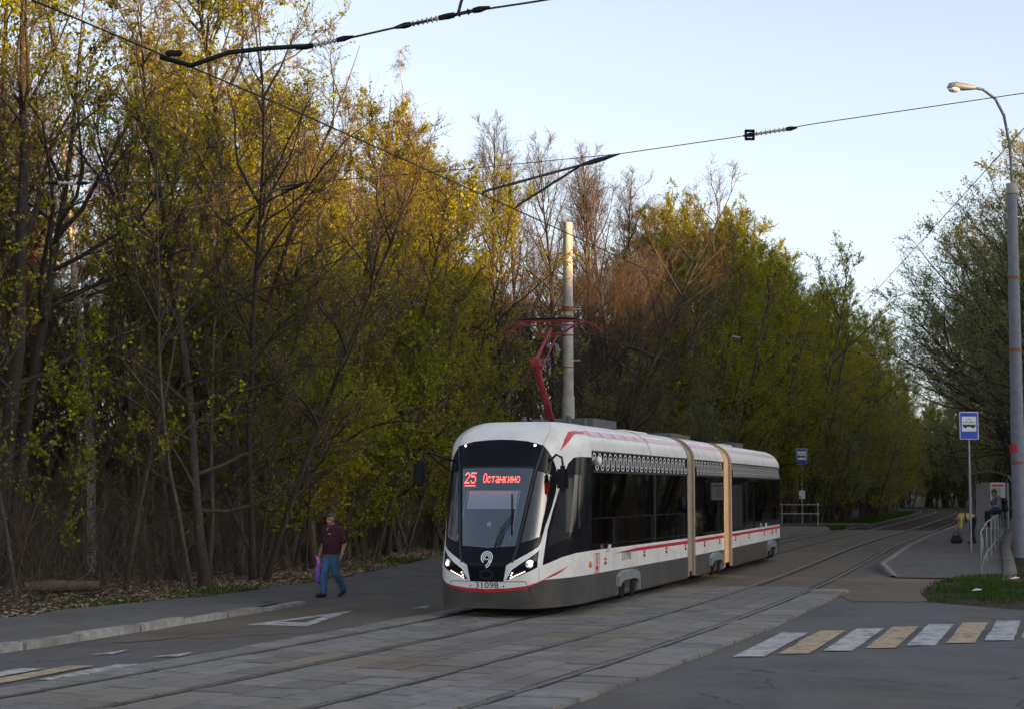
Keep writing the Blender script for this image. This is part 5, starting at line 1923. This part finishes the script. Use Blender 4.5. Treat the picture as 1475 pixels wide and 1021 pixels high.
# ------------------------------------------------------------------ signs, railings, shelter
def stop_sign(label, x, y, z, h_post, w=.62, hh=.92, rz=0.0, paper=False):
    t = thing('tram_stop_sign', label, 'sign', (x, y, z), rz)
    MB().tube([(0, 0, -.2), (0, 0, h_post + hh)], .038, 10).build('post', 'galvanised', t)
    pl = MB()
    pl.box((0, -.06, h_post + hh / 2), (w, .03, hh), bev=.012)
    p = pl.build('panel', 'sign_white', t)
    MB().box((0, -.0775, h_post + hh / 2), (w - .05, .006, hh - .05)).build('blue_field', 'sign_blue', p)
    MB().box((0, -.0815, h_post + hh * .565), (w * .76, .006, hh * .54)).build('white_field', 'sign_white', p)
    g = MB()
    zc_ = h_post + hh * .50
    u = w / .62
    g.box((0, -.0855, zc_ + .0 * u), (.42 * u, .005, .075 * u))
    g.box((-.12 * u, -.0855, zc_ - .055 * u), (.10 * u, .005, .04 * u))
    g.box((.12 * u, -.0855, zc_ - .055 * u), (.10 * u, .005, .04 * u))
    g.box((0, -.0855, zc_ + .12 * u), (.40 * u, .005, .016 * u))
    for k in range(5):
        g.box(((-.19 + k * .095) * u, -.0855, zc_ + .075 * u), (.012 * u, .005, .08 * u))
    for a, b in (((-.06, .13), (-.09, .18)), ((-.09, .18), (0, .235)), ((0, .235), (.09, .18)), ((.09, .18), (.06, .13))):
        d = Vector((b[0] - a[0], b[1] - a[1]))
        nr = Vector((-d.y, d.x)).normalized() * .006
        g.add([((a[0] - nr.x) * u, -.086, zc_ + (a[1] - nr.y) * u), ((b[0] - nr.x) * u, -.086, zc_ + (b[1] - nr.y) * u), ((b[0] + nr.x) * u, -.086, zc_ + (b[1] + nr.y) * u), ((a[0] + nr.x) * u, -.086, zc_ + (a[1] + nr.y) * u)], [(0, 1, 2, 3)])
    g.build('tram_symbol', 'letter_black', p)
    if paper:
        MB().box((.0, -.05, 1.75), (.36, .015, .52)).build('timetable', 'paper_white', t)
    return t
sx, sy = ray_pt(1397, 700, 58.2).x, 58.2
stop_sign('blue and white tram stop sign on a tall post on the near platform', sx, sy, plat_z(58), 3.75, rz=R(-4))
lx = ray_pt(1155, 700, 104).x
stop_sign('blue and white tram stop sign with a paper timetable beyond the tram', lx, 104, 0.22, 3.55, .64, .94, rz=R(-4), paper=True)
MB().box((lx - .2, 104.4, .12), (8.5, 1.7, .24), -.02).build('platform_end', 'platform_asphalt', plat2)

def railing(label, P, zf, hgt, rails, mat='galvanised', r=.028, posts=None):
    t = thing('railing', label, 'railing', (*P[0], zf(P[0][1])))
    o = Vector((*P[0], zf(P[0][1])))
    L3 = [Vector((x, y, zf(y))) - o for x, y in P]
    for i, p in enumerate(L3):
        MB().tube([p + Vector((0, 0, -.1)), p + Vector((0, 0, hgt))], r * 1.05, 10).build('post', mat, t)
    for hz in rails:
        MB().tube([p + Vector((0, 0, hz)) for p in L3], r, 10).build('rail', mat, t)
    return t
pts = [(11.95 + (y - 44.5) * .30, y) for y in np.arange(44.8, 77, 5.2)]
rl = railing('long galvanised railing along the back of the near platform', pts, plat_z, 1.14, (1.14, .28), r=.021)
MB().tube([(.0, .02, 1.14), (-.05, -.35, .95), (.0, -.15, .45), (.03, .1, .28)], .02, 8).build('end_brace', 'galvanised', rl)
xr = ray_pt(1178, 700, 103).x
fr = railing('white two-bar railing on the far platform beside the stop sign', [(xr - 4.2, 103.5), (xr - 2.1, 103.3), (xr, 103.1)], lambda y: .24, 1.18, (1.14, .60), 'rail_white', .03)
for z in (1.16, .60):
    MB().ball(Vector((xr, 103.1, .24 + z)) - Vector(fr.location), .085).build('knob', 'rail_white', fr)

shx, shy = ray_pt(1424, 700, 86).x, 86.0
sh = thing('tram_shelter', 'small tram shelter with curved roof and a glass side on the platform', 'shelter', (shx, shy, plat_z(86)), -heading(86))
for dx in (-.85, .85):
    for dy in (0, 3.2):
        MB().tube([(dx, dy, 0), (dx, dy, 2.55)], .045, 8).build('post', 'pole_paint', sh)
rf = MB()
n = 12
for k in range(n):
    a0, a1 = R(180 - 180 * k / n), R(180 - 180 * (k + 1) / n)
    q = [(1.05 * math.cos(a), 2.5 + .45 * math.sin(a)) for a in (a0, a1)]
    rf.add([(q[0][0], -.2, q[0][1]), (q[1][0], -.2, q[1][1]), (q[1][0], 3.5, q[1][1]), (q[0][0], 3.5, q[0][1]),
            (q[0][0], -.2, q[0][1] + .05), (q[1][0], -.2, q[1][1] + .05), (q[1][0], 3.5, q[1][1] + .05), (q[0][0], 3.5, q[0][1] + .05)],
           [(0, 1, 2, 3), (4, 7, 6, 5), (0, 4, 5, 1), (3, 2, 6, 7)])
rf.build('roof', 'pole_paint', sh)
MB().box((.2, 3.2, 1.3), (1.4, .03, 2.3)).build('glass_panel', 'glass_shelter', sh)
MB().box((-.1, .02, 1.25), (1.05, .03, 2.2)).build('end_panel', 'interior_grey', sh)
MB().box((.86, 1.6, 1.3), (.03, 3.1, 2.3)).build('back_panel', 'interior_grey', sh)
MB().box((.3, 1.7, .48), (.4, 2.6, .07)).build('bench', 'wood_log', sh)
ps = thing('notice_board', 'white printed notice fixed beside the tram shelter', 'notice', (*ray_pt(1437, 700, 79)[:2], plat_z(79)), R(-6))
MB().box((0, 0, 2.0), (.66, .04, .82)).build('sheet', 'paper_white', ps)
MB().tube([(0, .06, -.1), (0, .06, 2.4)], .03, 8).build('post', 'galvanised', ps)
pt = MB()
pt.box((.0, -.023, 2.27), (.50, .004, .07))
pt.build('heading_print', 'print_red', ps)
pt = MB()
for k in range(7):
    pt.box((-.08 + .03 * (k % 3), -.023, 2.13 - k * .06), (.34, .004, .018))
pt.build('text_print', 'interior_grey', ps)

# fallen log and scraps
lg_ = thing('fallen_log', 'short grey fallen log lying under the trees by the pavement', 'log', (-9.7, 37.6, .06), .25)
MB().tube([(-.75, 0, .12), (0, .03, .13), (.8, 0, .12)], [.12, .13, .11], 10).build('trunk', 'wood_log', lg_)
MB().tube([(.3, 0, .2), (.62, -.1, .45)], [.03, .012], 6).build('branch_stub', 'wood_log', lg_)
for i, (u, v, lab) in enumerate([(1462, 839, 'white paper scrap on the grass near the platform path'), (1407, 857, 'small white scrap on the grass bank')]):
    Yg = 5607 / (v - 705)
    p = ray_pt(u, v, Yg)
    sc_ = MB()
    sc_.add([(-.12, 0, .0), (.10, -.04, .02), (.13, .07, .03), (-.05, .09, .01), (0, .03, .05)], [(0, 1, 4), (1, 2, 4), (2, 3, 4), (3, 0, 4)])
    tag(sc_.build('paper_scrap', 'paper_white', None, (p.x, p.y, .13)), lab, 'scrap')

# ------------------------------------------------------------------ people
def blob(name, caps, mat, parent, voxel=.011, smooth=4, ells=(), cut=None):
    """one continuous skin over tapered limbs: caps = [(p0, r0, p1, r1)], ells = [(centre, radii)]"""
    mb = MB()
    for p0, r0, p1, r1 in caps:
        p0, p1 = Vector(p0), Vector(p1)
        n = 6
        mb.tube([p0.lerp(p1, k / n) for k in range(n + 1)], [r0 + (r1 - r0) * k / n for k in range(n + 1)], 14)
        mb.ball(p0, r0, 14, 9)
        mb.ball(p1, r1, 14, 9)
    for c, r_ in ells:
        mb.ball(c, r_, 18, 12)
    o = mb.build(name, mat, None)
    m = o.modifiers.new('r', 'REMESH')
    m.mode = 'VOXEL'
    m.voxel_size = voxel
    sm_ = o.modifiers.new('s', 'SMOOTH')
    sm_.iterations = smooth
    bpy.context.view_layer.update()
    me = bpy.data.meshes.new_from_object(o.evaluated_get(bpy.context.evaluated_depsgraph_get()))
    bpy.data.objects.remove(o)
    if cut is not None:
        bm = bmesh.new()
        bm.from_mesh(me)
        bmesh.ops.bisect_plane(bm, geom=bm.verts[:] + bm.edges[:] + bm.faces[:], plane_co=(0, 0, cut), plane_no=(0, .06, 1), clear_inner=True)
        bm.to_mesh(me)
        bm.free()
    me.polygons.foreach_set('use_smooth', np.ones(len(me.polygons), bool))
    if not me.materials:
        me.materials.append(MATS[mat])
    return link(name, me, parent)

def hand(caps, wrist, direc, side, palm_n, curl=.6):
    """five fingers on a palm: direc points to the fingertips, side to the thumb"""
    w, d, sd_ = Vector(wrist), Vector(direc).normalized(), Vector(side).normalized()
    pn_ = Vector(palm_n).normalized()
    k = w + d * .085
    for j in (-.6, 0, .6):
        caps.append((w, .020, k + sd_ * .034 * j, .017))
    for j, ln in ((1.0, .070), (.33, .080), (-.33, .075), (-1.0, .058)):
        b = k + sd_ * .031 * j
        m_ = b + (d * (1 - curl * .3) + pn_ * curl * .7).normalized() * ln * .52
        e = m_ + (d * (1 - curl) + pn_ * curl * 1.2).normalized() * ln * .5
        caps += [(b, .0105, m_, .009), (m_, .009, e, .0075)]
    b = w + d * .03 + sd_ * .025
    m_ = b + (d * .7 + sd_ * .7).normalized() * .045
    e = m_ + (d + pn_ * curl).normalized() * .035
    caps += [(b, .013, m_, .0105), (m_, .0105, e, .009)]

def head_parts(c, fwd, tilt=0.0):
    """caps and ellipsoids of a head centred on c that looks along fwd"""
    c = Vector(c)
    f = Vector(fwd).normalized()
    s_ = Vector((-f.y, f.x, 0)).normalized()
    up = s_.cross(f) * -1
    if up.z < 0: up = -up
    caps = [(c + up * .035 - f * .015, .082, c + up * .03 + f * .01, .080), (c - up * .05 + f * .030, .060, c - up * .085 + f * .045, .042),
            (c + f * .085 + up * .012, .012, c + f * .104 - up * .022, .017), (c + f * .080 + up * .035 - s_ * .035, .014, c + f * .080 + up * .035 + s_ * .035, .014),
            (c + f * .083 - up * .058 - s_ * .018, .010, c + f * .083 - up * .058 + s_ * .018, .010)]
    for k in (-1, 1):
        caps.append((c + s_ * .080 * k + up * .02, .014, c + s_ * .082 * k - up * .02, .011))
    return caps, f, s_, up

# the man crossing: walks towards the pavement corner, bag in his right hand
mx, my = ray_pt(478, 857, 5607 / 152).x, 5607 / 152
man = thing('person', 'man in a maroon short-sleeved shirt and blue jeans walking with a purple bag', 'person', (mx, my, 0.0), R(-34))
hc, hf, hs_, hu = head_parts((.0, -.05, 1.625), (-.25, -1, -.12))
caps = hc + [((0, -.01, 1.50), .062, (0, -.04, 1.58), .060), ((-.16, .0, 1.40), .085, (.16, .0, 1.40), .085), ((0, -.01, 1.38), .15, (0, -.03, 1.10), .165), ((0, -.03, 1.10), .165, (0, -.01, .95), .15),
             ((-.20, .0, 1.40), .068, (-.275, .05, 1.13), .052), ((-.275, .05, 1.13), .047, (-.295, -.05, .89), .032),
             ((.20, .0, 1.40), .068, (.285, .07, 1.13), .052), ((.285, .07, 1.13), .047, (.305, -.05, .90), .032),
             ((-.09, -.01, .92), .10, (-.09, -.14, .50), .065), ((-.09, -.14, .50), .06, (-.10, -.16, .10), .042),
             ((.09, .0, .92), .10, (.10, -.01, .50), .065), ((.10, -.01, .50), .06, (.11, .26, .17), .042)]
hand(caps, (-.297, -.06, .885), (.05, -.12, -1), (0.1, -1, 0), (1, .1, 0), .9)
hand(caps, (.307, -.06, .895), (-.02, -.15, -1), (-.1, -1, 0), (-1, .1, 0), .45)
blob('body', caps, 'skin', man, .0085, 3)
sh_caps = [((-.155, .0, 1.405), .098, (.155, .0, 1.405), .098), ((0, -.01, 1.37), .168, (0, -.045, 1.12), .188), ((0, -.045, 1.12), .188, (0, -.02, .93), .172),
           ((-.09, -.02, 1.3), .13, (-.08, -.02, .95), .135), ((.09, -.02, 1.3), .13, (.08, -.02, .95), .135),
           ((-.20, .0, 1.40), .085, (-.262, .035, 1.17), .076), ((.20, .0, 1.40), .085, (.268, .05, 1.17), .076), ((0, .01, 1.46), .075, (0, .0, 1.48), .07)]
shirt = blob('shirt', sh_caps, 'shirt_maroon', man, .011, 4, cut=.89)
MB().box((.085, -.192, 1.33), (.05, .006, .014), .2).build('chest_badge', 'paper_white', shirt)
MB().add([(-.05, -.105, 1.50), (.055, -.10, 1.50), (.0, -.190, 1.385), (.0, -.165, 1.45)], [(0, 2, 3), (2, 1, 3)]).build('neck_opening', 'skin', shirt)
tr_caps = [((-.07, -.01, .97), .140, (.07, .0, .97), .140), ((-.09, -.01, .90), .122, (-.092, -.14, .50), .088), ((-.092, -.14, .50), .085, (-.10, -.16, .10), .075),
           ((.09, .0, .90), .122, (.102, -.01, .50), .088), ((.102, -.01, .50), .085, (.112, .25, .18), .072)]
blob('jeans', tr_caps, 'jeans', man, .011, 4)
blob('shoe', [((-.10, -.12, .055), .050, (-.105, -.34, .045), .045), ((-.10, -.14, .10), .045, (-.10, -.2, .07), .05)], 'shoe_black', man, .010, 3)
blob('shoe', [((.112, .27, .115), .050, (.115, .13, .05), .046), ((.112, .26, .15), .045, (.113, .2, .1), .05)], 'shoe_black', man, .010, 3)
hcn = Vector((.0, -.05, 1.625))
blob('hair', [(hcn + hu * .052 - hf * .03, .085, hcn + hu * .062 + hf * .012, .075), (hcn - hf * .045 - hu * .01, .072, hcn - hf * .035 + hu * .03, .08)], 'hair_dark', man, .010, 2)
MB().tube([(.303, -.02, .925), (.305, -.035, .905)], .038, 12).build('watch', 'watch_steel', man)
# the bag
rm = Matrix.Rotation(R(-34), 3, 'Z')
hp = rm @ Vector((-.29, -.10, .80)) + Vector((mx, my, 0))
bag = thing('plastic_bag', 'crumpled purple plastic bag with pink handles held by the walking man', 'bag', tuple(hp))
blob('sack', [((0, 0, -.12), .05, (.01, .0, -.36), .085), ((.01, 0, -.36), .085, (0, .01, -.46), .070), ((-.03, .01, -.2), .04, (.05, -.01, -.42), .06)], 'bag_purple', bag, .013, 2)
blob('handles', [((.0, 0, .03), .022, (.015, 0, -.16), .048), ((-.05, .0, .05), .02, (.02, 0, -.1), .03)], 'bag_pink', bag, .011, 2)

# woman stooping over her bag on the platform
wy = 67.5
wx = ray_pt(1401, 780, wy).x
wz = plat_z(wy)
wom = thing('person', 'woman in a yellow top bending down over a bag on the platform', 'person', (wx, wy, wz), R(-90))
hc, hf, hs_, hu = head_parts((0, -.74, .86), (0, -.55, -1))
caps = hc + [((0, -.52, .98), .06, (0, -.68, .90), .055), ((-.14, -.46, 1.0), .07, (.14, -.46, 1.0), .07), ((0, -.42, 1.02), .13, (0, .02, .95), .14),
             ((-.17, -.46, .98), .055, (-.19, -.50, .70), .042), ((-.19, -.50, .70), .04, (-.14, -.50, .45), .028), ((.17, -.46, .98), .055, (.19, -.50, .70), .042), ((.19, -.50, .70), .04, (.14, -.50, .45), .028),
             ((-.09, .04, .90), .10, (-.10, -.02, .48), .062), ((-.10, -.02, .48), .06, (-.10, .05, .08), .04), ((.09, .04, .90), .10, (.10, -.02, .48), .062), ((.10, -.02, .48), .06, (.10, .05, .08), .04)]
hand(caps, (-.14, -.50, .44), (.1, 0, -1), (.1, -1, 0), (1, 0, 0), .6)
hand(caps, (.14, -.50, .44), (-.1, 0, -1), (-.1, -1, 0), (-1, 0, 0), .6)
blob('body', caps, 'skin', wom, .011, 3)
top_ = blob('top', [((-.13, -.45, 1.0), .09, (.13, -.45, 1.0), .09), ((0, -.42, 1.02), .16, (0, -.02, .99), .165), ((-.17, -.45, .98), .072, (-.19, -.50, .62), .055), ((.17, -.45, .98), .072, (.19, -.50, .62), .055)], 'cloth_yellow', wom, .014, 4)
MB().tube([(.14, -.30, 1.13), (.19, -.30, 1.0), (.12, -.26, .84), (-.1, -.24, .86), (-.19, -.28, 1.0), (-.12, -.32, 1.14), (.14, -.30, 1.16)], .022, 6).build('bag_strap', 'cloth_black', top_)
blob('trousers', [((-.07, .03, .93), .135, (.07, .03, .93), .135), ((-.09, .03, .88), .115, (-.10, -.02, .48), .082), ((-.10, -.02, .48), .08, (-.10, .05, .08), .062), ((.09, .03, .88), .115, (.10, -.02, .48), .082), ((.10, -.02, .48), .08, (.10, .05, .08), .062)], 'cloth_black', wom, .014, 4)
for sx_ in (-.10, .10):
    blob('shoe', [((sx_, .06, .05), .045, (sx_, -.14, .04), .04)], 'shoe_black', wom, .012, 2)
hcn = Vector((0, -.74, .86))
blob('hair', [(hcn + hu * .04 - hf * .03, .095, hcn + hu * .05, .085), (hcn - hf * .05 + hu * .0, .08, hcn - hf * .06 - hu * .06, .07)], 'hair_dark', wom, .013, 2)
hb = thing('shoulder_bag', 'black bag set down on the platform at the stooping woman\'s hands', 'bag', (wx - .62, wy + .05, wz))
blob('sack', [((-.12, 0, .12), .11, (.14, 0, .12), .11), ((-.08, 0, .25), .08, (.10, 0, .25), .08)], 'cloth_black', hb, .018, 3)
MB().tube([(-.1, 0, .3), (-.06, 0, .46), (.06, 0, .46), (.12, 0, .3)], .014, 6).build('handle', 'cloth_black', hb)

# man with a backpack sitting on the railing
ry = 66.0
rx = 11.95 + (ry - 44.5) * .30
rz_ = plat_z(ry) + 1.14 + .02
sit = thing('person', 'man in a blue-grey jacket with a backpack sitting on the platform railing', 'person', (rx, ry, rz_), R(-80))
hc, hf, hs_, hu = head_parts((0, -.14, .80), (.1, -1, -.15))
caps = hc + [((0, -.06, .66), .06, (0, -.12, .74), .055), ((-.16, -.02, .55), .08, (.16, -.02, .55), .08), ((0, -.03, .52), .14, (0, .0, .12), .145),
             ((-.20, -.02, .55), .06, (-.25, -.06, .30), .05), ((-.25, -.06, .30), .045, (-.23, -.18, .10), .03), ((.20, -.02, .55), .06, (.25, -.10, .30), .05), ((.25, -.10, .30), .045, (.16, -.30, .26), .03),
             ((-.09, 0, .09), .095, (-.10, -.40, .04), .065), ((-.10, -.40, .04), .06, (-.10, -.42, -.40), .04), ((.09, 0, .09), .095, (.10, -.40, .04), .065), ((.10, -.40, .04), .06, (.10, -.42, -.40), .04)]
hand(caps, (-.23, -.19, .09), (.1, -.4, -1), (.4, -.6, 0), (1, 0, -.2), .8)
hand(caps, (.15, -.31, .26), (-.5, -1, .1), (0, 0, 1), (-1, 0, -.2), .7)
blob('body', caps, 'skin', sit, .011, 3)
blob('jacket', [((-.15, -.02, .55), .10, (.15, -.02, .55), .10), ((0, -.03, .50), .17, (0, .0, .12), .18), ((-.20, -.02, .55), .08, (-.25, -.06, .30), .068), ((-.25, -.06, .30), .066, (-.235, -.16, .14), .05), ((.20, -.02, .55), .08, (.25, -.10, .30), .068), ((.25, -.10, .30), .066, (.18, -.27, .27), .05)], 'cloth_bluegrey', sit, .014, 4)
blob('trousers', [((-.08, .0, .10), .13, (.08, .0, .10), .13), ((-.09, -.02, .09), .11, (-.10, -.40, .04), .085), ((-.10, -.40, .04), .08, (-.10, -.42, -.38), .065), ((.09, -.02, .09), .11, (.10, -.40, .04), .085), ((.10, -.40, .04), .08, (.10, -.42, -.38), .065)], 'cloth_black', sit, .014, 4)
for sx_ in (-.10, .10):
    blob('shoe', [((sx_, -.40, -.44), .048, (sx_, -.58, -.46), .042)], 'shoe_black', sit, .012, 2)
hcn = Vector((0, -.14, .80))
blob('hair', [(hcn + hu * .052 - hf * .03, .088, hcn + hu * .062 + hf * .02, .08), (hcn - hf * .045 - hu * .01, .078, hcn - hf * .035 + hu * .03, .085)], 'hair_dark', sit, .012, 2)
bpk = thing('backpack', 'black backpack on the back of the man sitting on the railing', 'backpack', (rx, ry, rz_), R(-80))
blob('pack', [((-.09, .24, .48), .12, (.09, .24, .48), .12), ((-.09, .26, .20), .13, (.09, .26, .20), .13), ((0, .25, .5), .12, (0, .27, .2), .15)], 'cloth_black', bpk, .016, 4)
for sx_ in (-.13, .13):
    MB().tube([(sx_, .14, .58), (sx_, .0, .665), (sx_, -.13, .58), (sx_ * 1.2, -.19, .40), (sx_ * 1.5, -.06, .22)], .022, 6).build('strap', 'cloth_black', bpk)
